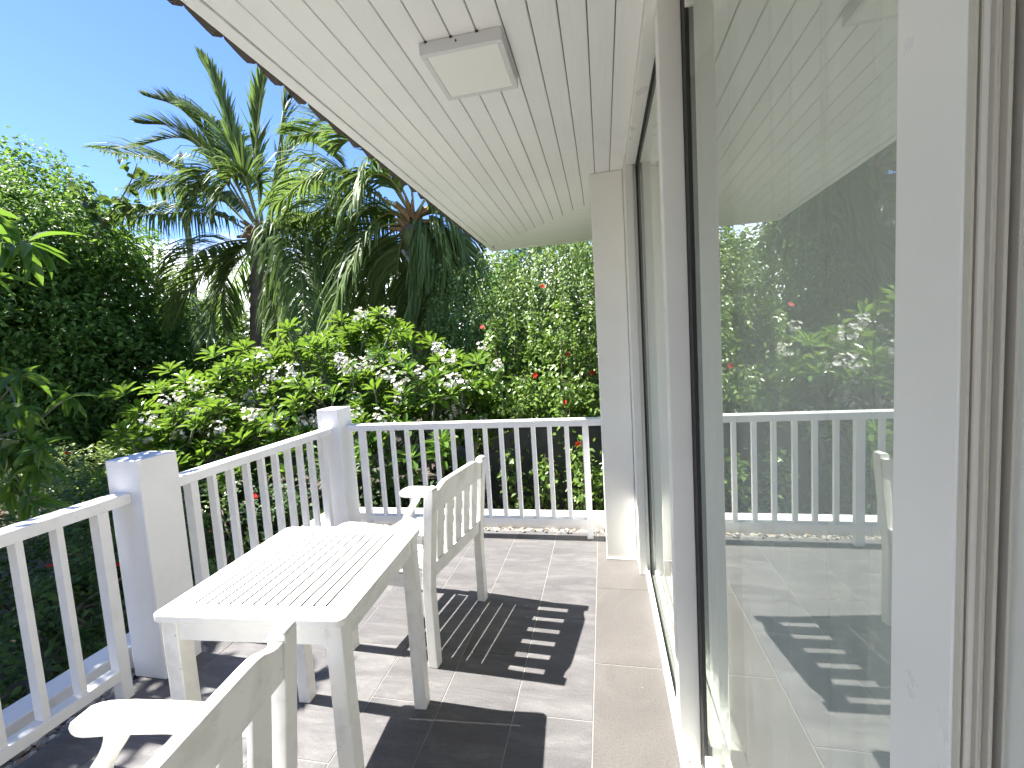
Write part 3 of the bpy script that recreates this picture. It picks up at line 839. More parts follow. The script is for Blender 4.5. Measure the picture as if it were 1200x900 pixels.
TS_V = np.array([(0, 0, 0), (.5, .42, .10), (-.5, .42, .10), (0, .5, 0), (0, 1, -.12)], float)
TS_F = np.array([(0, 1, 3), (0, 3, 2), (3, 1, 4), (3, 4, 2)])
def big_template(stations, fold=0.10, droop=0.25):
    V, F = [(0, 0, 0)], []
    for t, w in stations:
        V += [(w / 2, t, fold * w - droop * t * t), (0, t, -droop * t * t), (-w / 2, t, fold * w - droop * t * t)]
    V.append((0, 1, -droop))
    F += [(0, 1, 2), (0, 2, 3)]
    n = len(stations)
    for i in range(n - 1):
        a, b = 1 + 3 * i, 4 + 3 * i
        F += [(a, b, b + 1), (a, b + 1, a + 1), (a + 1, b + 1, b + 2), (a + 1, b + 2, a + 2)]
    a = 1 + 3 * (n - 1)
    F += [(a, a + 3, a + 1), (a + 1, a + 3, a + 2)]
    return np.array(V, float), np.array(F)
TPL_OBO = big_template([(.10, .12), (.40, .62), (.65, .98), (.85, .80), (.95, .42)], 0.10, 0.18)   # frangipani: widest past the middle
TPL_LAN = big_template([(.08, .30), (.30, .88), (.50, 1.0), (.72, .74), (.88, .34)], 0.12, 0.35)   # mango: long and pointed
TPL_OVA = big_template([(.15, .75), (.45, 1.0), (.75, .62)], 0.12, 0.18)

def leafset(P, D, Nn, Ls, Ws, tpl=None):
    TV, TF = tpl if tpl is not None else (TS_V, TS_F)
    D = unit(D); X = unit(np.cross(D, Nn)); Nn = np.cross(X, D)
    n, k = len(P), len(TV)
    V = (P[:, None, :] + TV[None, :, 0:1] * (Ws[:, None, None] * X[:, None, :])
         + TV[None, :, 1:2] * (Ls[:, None, None] * D[:, None, :]) + TV[None, :, 2:3] * (Ls[:, None, None] * Nn[:, None, :]))
    F = TF[None, :, :] + (np.arange(n) * k)[:, None, None]
    return V.reshape(-1, 3), F.reshape(-1, 3)

def clump_points(blobs, dens, per, rad, shell=0.72, seed=1):
    """leaf positions gathered in twig-sized clumps near the skin of lumpy blobs; returns points, outward directions"""
    r = np.random.default_rng(seed)
    P, O = [], []
    for (c, R) in blobs:
        c = np.array(c, float); R = np.array(R, float)
        area = (R[0] * R[1] + R[0] * R[2] + R[1] * R[2]) * 4
        n = max(6, int(area * dens))
        d = unit(r.normal(size=(n, 3)))
        lump = 1 + 0.16 * np.sin(d[:, 0] * 5.1 + c[0] * 3) * np.sin(d[:, 2] * 6.3 + c[1]) + 0.10 * np.sin(d[:, 1] * 11 + d[:, 0] * 9)
        q = r.uniform(shell, 1.03, n) ** 1.0 * lump
        C = c + d * R * q[:, None]
        out = unit(d / R)
        k = r.poisson(per, n) + 1
        idx = np.repeat(np.arange(n), k)
        pp = C[idx] + r.normal(size=(len(idx), 3)) * rad
        P.append(pp); O.append(out[idx])
    return np.concatenate(P), np.concatenate(O)

def blades(P, O, L, Wd, mat, name, parent, up=0.7, outw=0.6, rnd=0.55, droop=0.35, tpl=None, seed=2, kind='stuff'):
    r = np.random.default_rng(seed)
    n = len(P)
    Nn = unit(np.array([0, 0, up]) + O * outw + r.normal(size=(n, 3)) * rnd)
    t = r.normal(size=(n, 3)) + O * 0.9 + np.array([0, 0, -droop])
    D = unit(t - Nn * np.sum(t * Nn, 1, keepdims=True) + np.array([0, 0, -droop * .5]))
    Ls = r.uniform(L[0], L[1], n); Ws = Ls * r.uniform(Wd[0], Wd[1], n)
    V, F = leafset(P, D, Nn, Ls, Ws, tpl)
    o = link(name, mesh_np(name, V, F, mat), parent)
    if kind: o['kind'] = kind
    return o

def limbs(name, parent, lines, mat=None, n=6):
    """lines: (control points, base radius, tip radius)"""
    parts = []
    for P, r0, r1 in lines:
        q = smoothpath(P, max(6, 4 * len(P)))
        parts.append(tube_np(q, np.linspace(r0, r1, len(q)), n))
    V, F = join_np(parts)
    o = link(name, mesh_np(name, V, F, mat or M_BARK, smooth=True), parent)
    if name in ('stems', 'twigs', 'branches'): o['kind'] = 'stuff'
    return o

# ---- dark broadleaf tree on the left
def dark_tree():
    t = thing('broadleaf_tree', 'tall dense dark green tree filling the left edge below the sky', 'tree', (0, 0, 0))
    blobs = [((-13.2, 7.6, 4.6), (2.5, 2.2, 2.0)), ((-11.2, 7.4, 3.9), (1.8, 1.9, 1.7)), ((-10.4, 7.7, 2.8), (1.25, 1.5, 1.5)), ((-11.4, 6.6, 2.2), (2.0, 1.6, 1.9)),
             ((-10.3, 7.4, 1.2), (1.7, 1.5, 1.5)), ((-12.8, 6.2, 3.2), (2.0, 1.6, 2.2)), ((-9.6, 8.6, 1.2), (1.4, 1.4, 1.5)), ((-11.5, 6.6, 0.4), (2.0, 1.4, 1.1)), ((-14.5, 7.0, 2.2), (2.2, 2.0, 2.6))]
    P, O = clump_points(blobs, 10.0, 34, 0.16, 0.58, seed=3)
    blades(P, O, (0.09, 0.15), (0.42, 0.60), M_LTREE, 'crown', t, seed=4)
    limbs('trunk', t, [([(-11.6, 8.0, -0.6), (-11.5, 7.9, 0.8), (-11.2, 7.7, 2.2), (-11.0, 7.6, 3.6)], 0.20, 0.08)])
    limbs('branch', t, [([(-11.4, 7.9, 1.2), (-10.7, 7.8, 2.0), (-10.2, 7.8, 2.8)], 0.07, 0.02), ([(-11.3, 7.8, 1.8), (-12.2, 7.4, 2.8), (-13.0, 7.3, 4.0)], 0.08, 0.02),
                        ([(-11.5, 7.9, 0.9), (-12.5, 7.2, 1.4), (-13.6, 7.0, 2.2)], 0.06, 0.02)])
    # airy sprig that sticks out of the crown against the sky
    s = [([(-9.75, 7.0, 3.75), (-9.35, 7.0, 4.25), (-8.95, 7.0, 4.55), (-8.55, 7.0, 4.95), (-8.35, 7.0, 5.25)], 0.022, 0.006), ([(-9.35, 7.0, 4.25), (-9.6, 7.0, 4.7), (-9.75, 7.0, 5.0)], 0.012, 0.005),
         ([(-8.95, 7.0, 4.55), (-8.6, 7.05, 4.55)], 0.010, 0.004)]
    limbs('twig', t, s)
    r = np.random.default_rng(5)
    pts = np.concatenate([smoothpath(l[0], 16)[3:] for l in s] * 3)
    pts = pts + r.normal(size=pts.shape) * 0.09
    blades(pts, unit(r.normal(size=pts.shape)), (0.13, 0.21), (0.6, 0.8), M_LFAR, 'twig_leaves', t, tpl=TPL_OVA, seed=6)
dark_tree()

# ---- coconut palms
def frond_mesh(ctrl, style, seed):
    r = np.random.default_rng(seed)
    n = 26
    R = smoothpath(ctrl, n)
    ln = np.sum(np.linalg.norm(np.diff(R, axis=0), axis=1))
    rib = tube_np(R, np.linspace(0.024, 0.004, n), 5)
    T = unit(np.gradient(R, axis=0))
    m = int(66 * max(1.0, ln / 2.6))
    Lmax = {'up': 0.66, 'mid': 1.0, 'hang': 1.25, 'spear': 0.40}[style] * (0.75 + 0.25 * min(ln, 4) / 3.2)
    side_ang = {'up': 17, 'mid': 48, 'hang': 58, 'spear': 10}[style]
    grav = {'up': 0.10, 'mid': 0.55, 'hang': 1.35, 'spear': 0.0}[style]
    Vs, Fs, o = [], [], 0
    tt = np.linspace(0.20, 0.995, m)
    for s in (-1, 1):
        for k, t in enumerate(tt):
            f = t * (n - 1); i = min(int(f), n - 2); u = f - i
            p = R[i] * (1 - u) + R[i + 1] * u
            tg = unit(T[i] * (1 - u) + T[i + 1] * u)
            side = np.cross(tg, (0, 0, 1.0)); 
            if np.linalg.norm(side) < 0.25: side = np.cross(tg, (0.3, 1.0, 0.2))
            side = unit(side) * s
            upn = unit(np.cross(side * s, tg))
            a = math.radians(side_ang * (1 - 0.45 * t) + r.normal(0, 5))
            L_ = Lmax * (math.sin(math.pi * (0.12 + 0.80 * t)) ** 0.7) * r.uniform(0.85, 1.08)
            d = tg * math.cos(a) + side * math.sin(a) + upn * (0.28 + r.normal(0, 0.06))
            d = unit(d)
            w = 0.042 * r.uniform(0.8, 1.15)
            pts = [p]; nseg = 4
            g_ = grav * r.uniform(0.7, 1.3)
            for q in range(nseg):
                pts.append(pts[-1] + d * L_ / nseg)
                d = unit(d + np.array([0, 0, -1.0]) * g_ * (0.30 + 0.18 * q))
            pts = np.array(pts)
            dd = unit(np.gradient(pts, axis=0))
            wn = unit(np.cross(dd, upn + 0.25 * r.normal(size=3)))
            ws = np.array([0.45, 1.0, 0.95, 0.6, 0.06]) * w * 0.5
            Vs.append(np.concatenate([pts + wn * ws[:, None], pts - wn * ws[:, None]]))
            Fs.append(np.array([(q, q + 1, q + 6, q + 5) for q in range(4)]) + o); o += 10
    return rib, (np.concatenate(Vs), np.concatenate(Fs))

def palm(label, crown, fronds, trunk, tr, coco, seed, loc):
    t = thing('coconut_palm', label, 'palm tree', loc, group='coconut palms behind the hedge')
    L0 = np.array(loc)
    for i, (ctrl, style) in enumerate(fronds):
        rib, lv = frond_mesh(np.array(ctrl) - L0, style, seed + i)
        mlf = M_LPALMY if style == 'spear' else M_LPALM
        f = link('frond', mesh_np('frond', rib[0], rib[1], M_RACHIS, smooth=True), t)
        o = link('leaflets', mesh_np('leaflets', lv[0], lv[1], mlf), f); o['kind'] = 'stuff'
    P = smoothpath(np.array(trunk) - L0, 40)
    rad = np.linspace(tr * 0.8, tr * 1.1, 40) * (1 + 0.06 * np.sin(np.arange(40) * 2.6)); rad[-6:] *= np.array([1.05, 1.15, 1.2, 1.1, .7, .08])
    V, F = tube_np(P, rad, 12)
    link('trunk', mesh_np('trunk', V, F, M_PALMBARK, smooth=True), t)
    r = np.random.default_rng(seed + 90)
    c = np.array(crown) - L0
    # fibre and old leaf bases round the heart
    parts = []
    for k in range(34):
        a = r.uniform(0, 6.28); d = np.array([math.cos(a), math.sin(a), r.uniform(-.2, 1.3)]); d = unit(d)
        b = c + np.array([0, 0, r.uniform(-.35, .05)])
        parts.append(tube_np(np.array([b, b + d * 0.2, b + d * 0.42 + np.array([0, 0, -.03])]), [0.06, 0.045, 0.02], 6))
    V, F = join_np(parts)
    link('leaf_base', mesh_np('leaf_base', V, F, M_FIBRE, smooth=True), t)
    for k in range(coco):
        bm = bmesh.new(); a = k * 2.4
        bmesh.ops.create_uvsphere(bm, u_segments=12, v_segments=8, radius=0.11, matrix=Matrix.Translation(Vector(c) + Vector((math.cos(a) * .24, math.sin(a) * .24, -0.22 - 0.07 * (k % 3)))) @ Matrix.Diagonal((0.9, 0.9, 1.2, 1)))
        obj('coconut', bm, M_COCO, t, smooth=True)

PALM_A = [
    ([(-6.71, 8.0, 4.07), (-7.15, 8.13, 5.52), (-7.6, 8.27, 7.01), (-8.03, 8.4, 7.87)], 'up'),
    ([(-6.64, 8.0, 4.15), (-6.59, 7.93, 5.37), (-6.35, 7.87, 6.27), (-6.08, 7.8, 6.91)], 'up'),
    ([(-6.75, 8.0, 4.11), (-7.49, 8.1, 5.56), (-8.43, 8.2, 6.77), (-9.51, 8.3, 7.32)], 'up'),
    ([(-6.8, 8.0, 4.17), (-7.47, 7.83, 5.54), (-8.13, 7.67, 6.14), (-8.74, 7.5, 6.24)], 'up'),
    ([(-6.8, 8.0, 4.15), (-7.81, 8.17, 5.55), (-8.65, 8.33, 6.31), (-10.15, 8.5, 6.43)], 'up'),
    ([(-6.82, 8.0, 4.05), (-7.73, 8.0, 4.96), (-8.9, 8.0, 5.72), (-10.47, 8.0, 6.19)], 'mid'),
    ([(-6.88, 8.0, 4.01), (-7.59, 7.9, 4.45), (-8.63, 7.8, 4.58), (-9.82, 7.7, 4.6)], 'hang'),
    ([(-6.87, 8.0, 3.92), (-7.75, 8.13, 3.96), (-8.65, 8.27, 3.81), (-9.75, 8.4, 3.08)], 'hang'),
    ([(-6.84, 8.0, 3.85), (-7.5, 7.83, 3.61), (-8.18, 7.67, 3.05), (-8.51, 7.5, 2.37)], 'mid'),
    ([(-6.79, 8.0, 3.81), (-7.13, 7.7, 3.38), (-7.33, 7.4, 2.69), (-7.37, 7.1, 1.9)], 'mid'),
    ([(-6.63, 8.0, 3.96), (-5.83, 7.53, 3.83), (-5.22, 7.07, 3.09), (-4.85, 6.6, 1.79)], 'hang'),
    ([(-6.8, 8.0, 4.22), (-7.12, 7.83, 5.16), (-7.56, 7.67, 5.16), (-7.84, 7.5, 4.49)], 'hang'),
    ([(-6.76, 8.0, 4.21), (-6.77, 7.77, 5.09), (-6.96, 7.53, 4.87), (-7.1, 7.3, 4.26)], 'mid'),
    ([(-6.57, 8.0, 4.09), (-6.17, 8.27, 5.44), (-5.82, 8.53, 5.91), (-5.39, 8.8, 5.63)], 'mid'),
    ([(-6.57, 8.0, 4.09), (-6.28, 8.17, 5.5), (-6.11, 8.33, 6.54), (-5.97, 8.5, 6.82)], 'up'),
    ([(-6.58, 8.0, 4.02), (-6.06, 8.2, 4.18), (-5.32, 8.4, 4.15), (-4.67, 8.6, 3.67)], 'hang'),
    ([(-6.73, 8.0, 3.82), (-7.01, 8.33, 3.21), (-7.1, 8.67, 2.7), (-7.3, 9.0, 1.9)], 'mid'),
    ([(-6.68, 8.0, 4.2), (-6.66, 8.0, 4.82), (-6.68, 8.0, 5.57), (-6.71, 8.0, 6.1)], 'spear'),
    ([(-6.79, 8.0, 3.91), (-7.01, 7.83, 3.73), (-7.32, 7.67, 3.23), (-7.37, 7.5, 2.12)], 'mid'),
    ([(-6.59, 8.0, 3.92), (-5.86, 7.73, 3.94), (-5.09, 7.47, 3.45), (-4.64, 7.2, 2.68)], 'hang'),
    ([(-6.65, 8.0, 3.9), (-6.11, 7.63, 3.68), (-5.64, 7.27, 3.01), (-5.66, 6.9, 1.98)], 'hang'),
    ([(-6.72, 8.0, 4.14), (-7.02, 8.07, 5.31), (-7.52, 8.13, 6.17), (-8.21, 8.2, 6.74)], 'mid'),
    ([(-6.82, 8.0, 4.0), (-7.66, 8.17, 4.83), (-8.79, 8.33, 5.33), (-10.02, 8.5, 5.47)], 'hang'),
]
PALM_B = [
    ([(-7.7, 9.6, 4.2), (-7.1, 9.77, 4.7), (-6.08, 9.93, 4.5), (-5.53, 10.1, 3.62)], 'hang'),
    ([(-7.7, 9.6, 4.2), (-6.99, 9.7, 4.21), (-6.45, 9.8, 3.46), (-6.44, 9.9, 2.01)], 'hang'),
    ([(-7.74, 9.6, 4.25), (-7.37, 9.6, 5.33), (-6.76, 9.6, 5.54), (-6.14, 9.6, 5.07)], 'hang'),
    ([(-7.84, 9.6, 4.22), (-8.67, 9.8, 4.09), (-9.48, 10.0, 3.33), (-9.89, 10.2, 2.14)], 'hang'),
    ([(-7.7, 9.6, 4.16), (-7.06, 9.4, 3.66), (-6.33, 9.2, 2.78), (-6.19, 9.0, 1.79)], 'hang'),
    ([(-7.74, 9.6, 4.21), (-7.4, 9.93, 5.33), (-6.75, 10.27, 5.77), (-6.05, 10.6, 5.43)], 'hang'),
]
PALM_C = [
    ([(-3.18, 7.0, 3.55), (-3.46, 6.63, 3.38), (-3.76, 6.27, 2.71), (-4.06, 5.9, 1.65)], 'hang'),
    ([(-3.05, 7.0, 3.67), (-3.71, 6.93, 4.14), (-4.45, 6.87, 4.51), (-5.37, 6.8, 4.06)], 'hang'),
    ([(-3.06, 7.0, 3.63), (-3.88, 7.2, 3.92), (-4.83, 7.4, 4.08), (-5.81, 7.6, 3.97)], 'hang'),
    ([(-3.02, 7.0, 3.72), (-3.6, 7.1, 4.63), (-4.32, 7.2, 5.26), (-5.26, 7.3, 5.38)], 'mid'),
    ([(-2.98, 7.0, 3.76), (-3.27, 6.9, 4.5), (-3.56, 6.8, 4.9), (-3.99, 6.7, 4.82)], 'mid'),
    ([(-2.91, 7.0, 3.61), (-2.55, 6.93, 3.62), (-2.26, 6.87, 3.4), (-2.05, 6.8, 2.97)], 'hang'),
    ([(-2.94, 7.0, 3.52), (-2.67, 6.83, 3.4), (-2.46, 6.67, 3.08), (-2.39, 6.5, 2.65)], 'hang'),
    ([(-3.07, 7.0, 3.49), (-3.5, 7.1, 3.21), (-3.84, 7.2, 2.68), (-3.87, 7.3, 1.98)], 'hang'),
    ([(-2.95, 7.0, 3.75), (-2.95, 7.0, 4.49), (-3.04, 7.0, 5.17), (-3.29, 7.0, 5.74)], 'up'),
    ([(-2.9, 7.0, 3.68), (-2.43, 7.13, 4.27), (-1.89, 7.27, 4.24), (-1.39, 7.4, 3.54)], 'hang'),
    ([(-3.19, 7.0, 3.5), (-3.83, 7.3, 3.36), (-4.28, 7.6, 3.09), (-4.44, 7.9, 2.34)], 'hang'),
    ([(-3.12, 7.0, 3.59), (-3.78, 7.33, 4.05), (-4.59, 7.67, 3.91), (-5.25, 8.0, 3.25)], 'hang'),
    ([(-3.0, 7.0, 3.52), (-3.26, 7.1, 3.26), (-3.41, 7.2, 2.79), (-3.42, 7.3, 2.14)], 'hang'),
    ([(-2.94, 7.0, 3.52), (-2.7, 6.83, 3.07), (-2.57, 6.67, 2.5), (-2.66, 6.5, 1.9)], 'hang'),
    ([(-3.03, 7.0, 3.62), (-3.43, 7.07, 3.76), (-3.97, 7.13, 3.48), (-4.42, 7.2, 2.73)], 'hang'),
    ([(-2.98, 7.0, 3.48), (-2.98, 7.07, 3.15), (-3.08, 7.13, 2.68), (-3.24, 7.2, 2.19)], 'hang'),
    ([(-3.02, 7.0, 3.69), (-3.11, 6.7, 4.08), (-3.29, 6.4, 4.13), (-3.48, 6.1, 3.68)], 'hang'),
    ([(-2.91, 7.0, 3.57), (-2.47, 6.87, 3.43), (-2.21, 6.73, 3.0), (-2.23, 6.6, 2.46)], 'hang'),
]

palm('tall coconut palm left of centre with stiff upright fronds against the blue sky', (-6.72, 8.0, 4.0), PALM_A, [(-7.3, 8.0, -0.5), (-7.2, 8.0, 1.0), (-7.0, 8.0, 2.6), (-6.73, 8.0, 4.0)], 0.115, 7, 100, (-7.2, 8.0, -0.5))
palm('farther coconut palm with a dark slanting trunk right behind the tall one', (-7.76, 9.6, 4.2), PALM_B, [(-6.9, 9.6, -0.5), (-7.15, 9.6, 0.8), (-7.55, 9.6, 2.6), (-7.76, 9.6, 4.2)], 0.125, 3, 200, (-6.9, 9.6, -0.5))
palm('coconut palm beside the roof edge with one big drooping frond', (-2.97, 7.0, 3.6), PALM_C, [(-2.9, 7.0, -0.5), (-2.9, 7.0, 1.2), (-2.93, 7.0, 2.5), (-2.97, 7.0, 3.6)], 0.17, 4, 300, (-2.9, 7.0, -0.5))

def small_palm(loc, label, h, n, seed):
    t = thing('small_palm', label, 'palm tree', loc)
    r = np.random.default_rng(seed)
    for k in range(n):
        a = k * 2.399; e = r.uniform(0.5, 1.2)
        d = np.array([math.cos(a), math.sin(a), e]); d = unit(d)
        L_ = r.uniform(1.5, 2.0)
        c = [np.array((0, 0, h)), np.array((0, 0, h)) + d * L_ * .5, np.array((0, 0, h)) + d * L_ + np.array([0, 0, -.35 * L_])]
        rib, lv = frond_mesh(np.array(c), 'mid', seed + k)
        f = link('frond', mesh_np('frond', rib[0], rib[1], M_RACHIS, smooth=True), t)
        o = link('leaflets', mesh_np('leaflets', lv[0], lv[1], M_LPALM), f); o['kind'] = 'stuff'
    V, F = tube_np(np.array([(0, 0, -.1), (0, 0, h * .5), (0, 0, h)]), [.13, .12, .11], 8)
    link('trunk', mesh_np('trunk', V, F, M_PALMBARK, smooth=True), t)
small_palm((-15.9, 14.0, -0.5), 'small distant palm whose spiky top shows just above the trees', 3.6, 11, 400)

# weathered bare pole among the palms
t = thing('bare_pole', 'thin leaning grey pole rising behind the palm fronds', 'pole', (-12.9, 12.0, -0.5))
V, F = tube_np(np.array([(0, 0, 0), (0.1, 0, 3.0), (0.20, 0, 6.0), (0.26, 0, 8.5)]), [0.11, 0.10, 0.09, 0.07], 8)
link('shaft', mesh_np('shaft', V, F, M_POLE, smooth=True), t)
bm = bmesh.new(); bmesh.ops.create_cone(bm, cap_ends=True, segments=8, radius1=0.07, radius2=0.02, depth=0.12, matrix=Matrix.Translation((0.262, 0, 8.56))); obj('cap', bm, M_POLE, t)

# pruned pale stem under the roof corner
t = thing('pruned_stem', 'pale cut branch stub standing below the palm crown', 'branch', (-2.86, 6.55, 1.8))
V, F = tube_np(np.array([(0, 0, 0), (0.03, 0, 0.6), (0.06, 0, 1.22)]), [0.035, 0.033, 0.034], 8)
link('stem', mesh_np('stem', V, F, M_FIBRE, smooth=True), t)
V, F = tube_np(np.array([(0.04, 0, 0.9), (-0.06, 0, 1.08), (-0.13, 0, 1.2)]), [0.03, 0.028, 0.03], 8)
link('side_stub', mesh_np('side_stub', V, F, M_POLE, smooth=True), t)

# ---- frangipani hedge: rosettes of big leaves on forked grey branches, white flower heads
def flower_mesh():
    Vs, Fs, o = [], [], 0
    r = np.random.default_rng(8)
    for k in range(17):
        c = r.normal(size=3) * np.array([.045, .045, .036])
        nrm = unit(np.array([0, 0, .8]) + c * 8 + r.normal(size=3) * .3)
        a = unit(np.cross(nrm, (0.3, 0.8, 0.1))); b = np.cross(nrm, a)
        for j in range(5):
            an = j * 1.2566 + r.uniform(-.1, .1)
            d = a * math.cos(an) + b * math.sin(an); s = -a * math.sin(an) + b * math.cos(an)
            L_ = r.uniform(.026, .033)
            V = np.array([c, c + d * L_ * .5 + s * .011 + nrm * .010, c + d * L_ + s * .006 + nrm * .014, c + d * L_ - s * .006 + nrm * .012, c + d * L_ * .5 - s * .011 + nrm * .006])
            Vs.append(V); Fs.append(np.array([(0, 1, 2), (0, 2, 3), (0, 3, 4)]) + o); o += 5
    return mesh_np('flower_cluster', np.concatenate(Vs), np.concatenate(Fs), M_PETAL)
FLOWER = flower_mesh()
CAMP = np.array([0, 0, 1.4])

def single_leaf(tpl, mat, name):
    V, F = tpl
    V = V.copy()
    return mesh_np(name, V, F, mat, smooth=False)
PLUM_LEAF = [single_leaf(big_template([(.10, .12), (.40, .62), (.65, .98), (.85, .80), (.95, .42)], f, d), M_LPLUM, 'leaf') for f, d in ((.10, .18), (.16, .10), (.08, .32))]

def leaf_objects(P, D, Nn, Ls, Ws, meshes, parent, loc, rng):
    D = unit(D); X = unit(np.cross(D, Nn)); Nn = np.cross(X, D)
    for i in range(len(P)):
        o = bpy.data.objects.new('leaf', meshes[int(rng.integers(len(meshes)))])
        COL.objects.link(o); o.parent = parent
        M = Matrix(((X[i][0] * Ws[i], D[i][0] * Ls[i], Nn[i][0] * Ls[i], P[i][0] - loc[0]), (X[i][1] * Ws[i], D[i][1] * Ls[i], Nn[i][1] * Ls[i], P[i][1] - loc[1]),
                    (X[i][2] * Ws[i], D[i][2] * Ls[i], Nn[i][2] * Ls[i], P[i][2] - loc[2]), (0, 0, 0, 1)))
        o.matrix_local = M

def frangipani(label, base, blobs, nros, nflow, seed, maxobj=300, zmin=-0.2):
    r = np.random.default_rng(seed)
    t = thing('frangipani_shrub', label, 'shrub', base, group='flowering frangipani shrubs behind the railing')
    B = np.array(base)
    tips, outs = [], []
    tot = sum(R[0] * R[2] for c, R in blobs)
    for c, R in blobs:
        n = int(nros * R[0] * R[2] / tot)
        d = unit(r.normal(size=(n * 3, 3))); d = d[d[:, 2] > -0.55][:n]
        q = r.uniform(0.55, 1.0, (len(d), 1))
        tips.append(np.array(c) + d * np.array(R) * q); outs.append(unit(d + np.array([0, 0, .7])))
    tips = np.concatenate(tips); outs = np.concatenate(outs)
    keep = tips[:, 2] > zmin; tips, outs = tips[keep], outs[keep]
    P, D, Nn, Ls, Ws = [], [], [], [], []
    for p, o in zip(tips, outs):
        o = unit(o * 0.7 + np.array([-0.25, 0, 0.9]) + r.normal(size=3) * .18)
        a = unit(np.cross(o, (0.2, 0.9, 0.3))); b = np.cross(o, a)
        k = int(r.integers(11, 17)); L0_ = r.uniform(.17, .25)
        for j in range(k):
            an = j * 2.4; el = 0.15 + 1.05 * (j / k)           # outer leaves spread, inner ones rise
            d = (a * math.cos(an) + b * math.sin(an)) * math.cos(el) + o * math.sin(el)
            P.append(p - o * 0.04 * (1 - j / k)); D.append(d)
            Nn.append(o * math.cos(el) - (a * math.cos(an) + b * math.sin(an)) * math.sin(el) + r.normal(size=3) * .12)
            Ls.append(L0_ * (1.05 - 0.45 * (j / k)) * r.uniform(.85, 1.1)); Ws.append(Ls[-1] * r.uniform(.27, .34))
    P, D, Nn, Ls, Ws = map(np.array, (P, D, Nn, Ls, Ws))
    # size in the picture decides which leaves become parts: near the camera and on the skin towards it
    cen = np.mean([b[0] for b in blobs], axis=0)
    toc = unit(CAMP - cen)
    score = Ls / (np.linalg.norm(P - CAMP, axis=1)) * (1 + 0.35 * ((P - cen) @ toc)) * (P[:, 2] > 0.75)
    order = np.argsort(-score)
    a_, b_ = order[:maxobj], order[maxobj:]
    leaf_objects(P[a_], D[a_], Nn[a_], Ls[a_], Ws[a_], PLUM_LEAF, t, base, r)
    V, F = leafset(P[b_] - B, D[b_], unit(Nn[b_]), Ls[b_], Ws[b_], TPL_OBO)
    o = link('foliage', mesh_np('foliage', V, F, M_LPLUM), t); o['kind'] = 'stuff'
    # forked branches from the base to the rosettes
    hubs = [B + (np.array(c) - B) * 0.55 + r.normal(size=3) * .15 for c, R in blobs for _ in range(3)]
    lines = [([(0, 0, 0), tuple((h - B) * .5 + r.normal(size=3) * .08), tuple(h - B)], 0.055, 0.028) for h in hubs]
    for p in tips[::2]:
        h = min(hubs, key=lambda q: np.linalg.norm(q - p))
        m_ = (h + p) / 2 + np.array([0, 0, -.12]) + r.normal(size=3) * .06
        lines.append(([tuple(h - B), tuple(m_ - B), tuple(p - B)], 0.022, 0.011))
    limbs('branches', t, lines, M_BARKG, 5)
    fl = [i for i in np.argsort(-((tips - cen) @ toc + 0.6 * r.random(len(tips)))) if tips[i][2] > 0.55][:nflow * 2]
    r.shuffle(fl)
    for i in fl[:nflow]:
        o = link('flower_cluster', FLOWER, t, tuple(tips[i] + outs[i] * np.array([.10, .10, .10]) + np.array([0, -.03, .05]) - B), (r.uniform(-.6, .6), r.uniform(-.6, .3), r.uniform(0, 6.28)))
        s = r.uniform(.65, 1.1); o.scale = (s, s, s); o['kind'] = 'stuff'
frangipani('leftmost frangipani shrub with white flowers, above the thick near post', (-4.8, 4.6, -0.5), [((-5.0, 4.5, 0.75), (0.85, 0.8, 0.75)), ((-4.45, 4.9, 1.05), (0.85, 0.8, 0.65)), ((-4.3, 4.1, 0.35), (0.8, 0.6, 0.65)), ((-4.9, 3.9, 0.25), (0.7, 0.5, 0.55))], 195, 18, 21)
frangipani('tallest frangipani shrub with white flowers, above the corner post', (-3.3, 5.2, -0.5), [((-3.7, 5.3, 1.20), (1.0, 0.8, 0.75)), ((-2.9, 5.3, 1.25), (0.85, 0.8, 0.75)), ((-3.2, 4.6, 0.55), (1.0, 0.7, 0.7)), ((-3.5, 4.1, 0.30), (0.9, 0.45, 0.5))], 215, 26, 22)
frangipani('rightmost frangipani shrub with white flowers, beside the vine hedge', (-1.9, 4.9, -0.5), [((-2.1, 5.0, 0.95), (0.8, 0.7, 0.70)), ((-1.55, 4.7, 0.70), (0.55, 0.55, 0.65)), ((-2.2, 4.4, 0.40), (0.9, 0.55, 0.6))], 140, 17, 23)

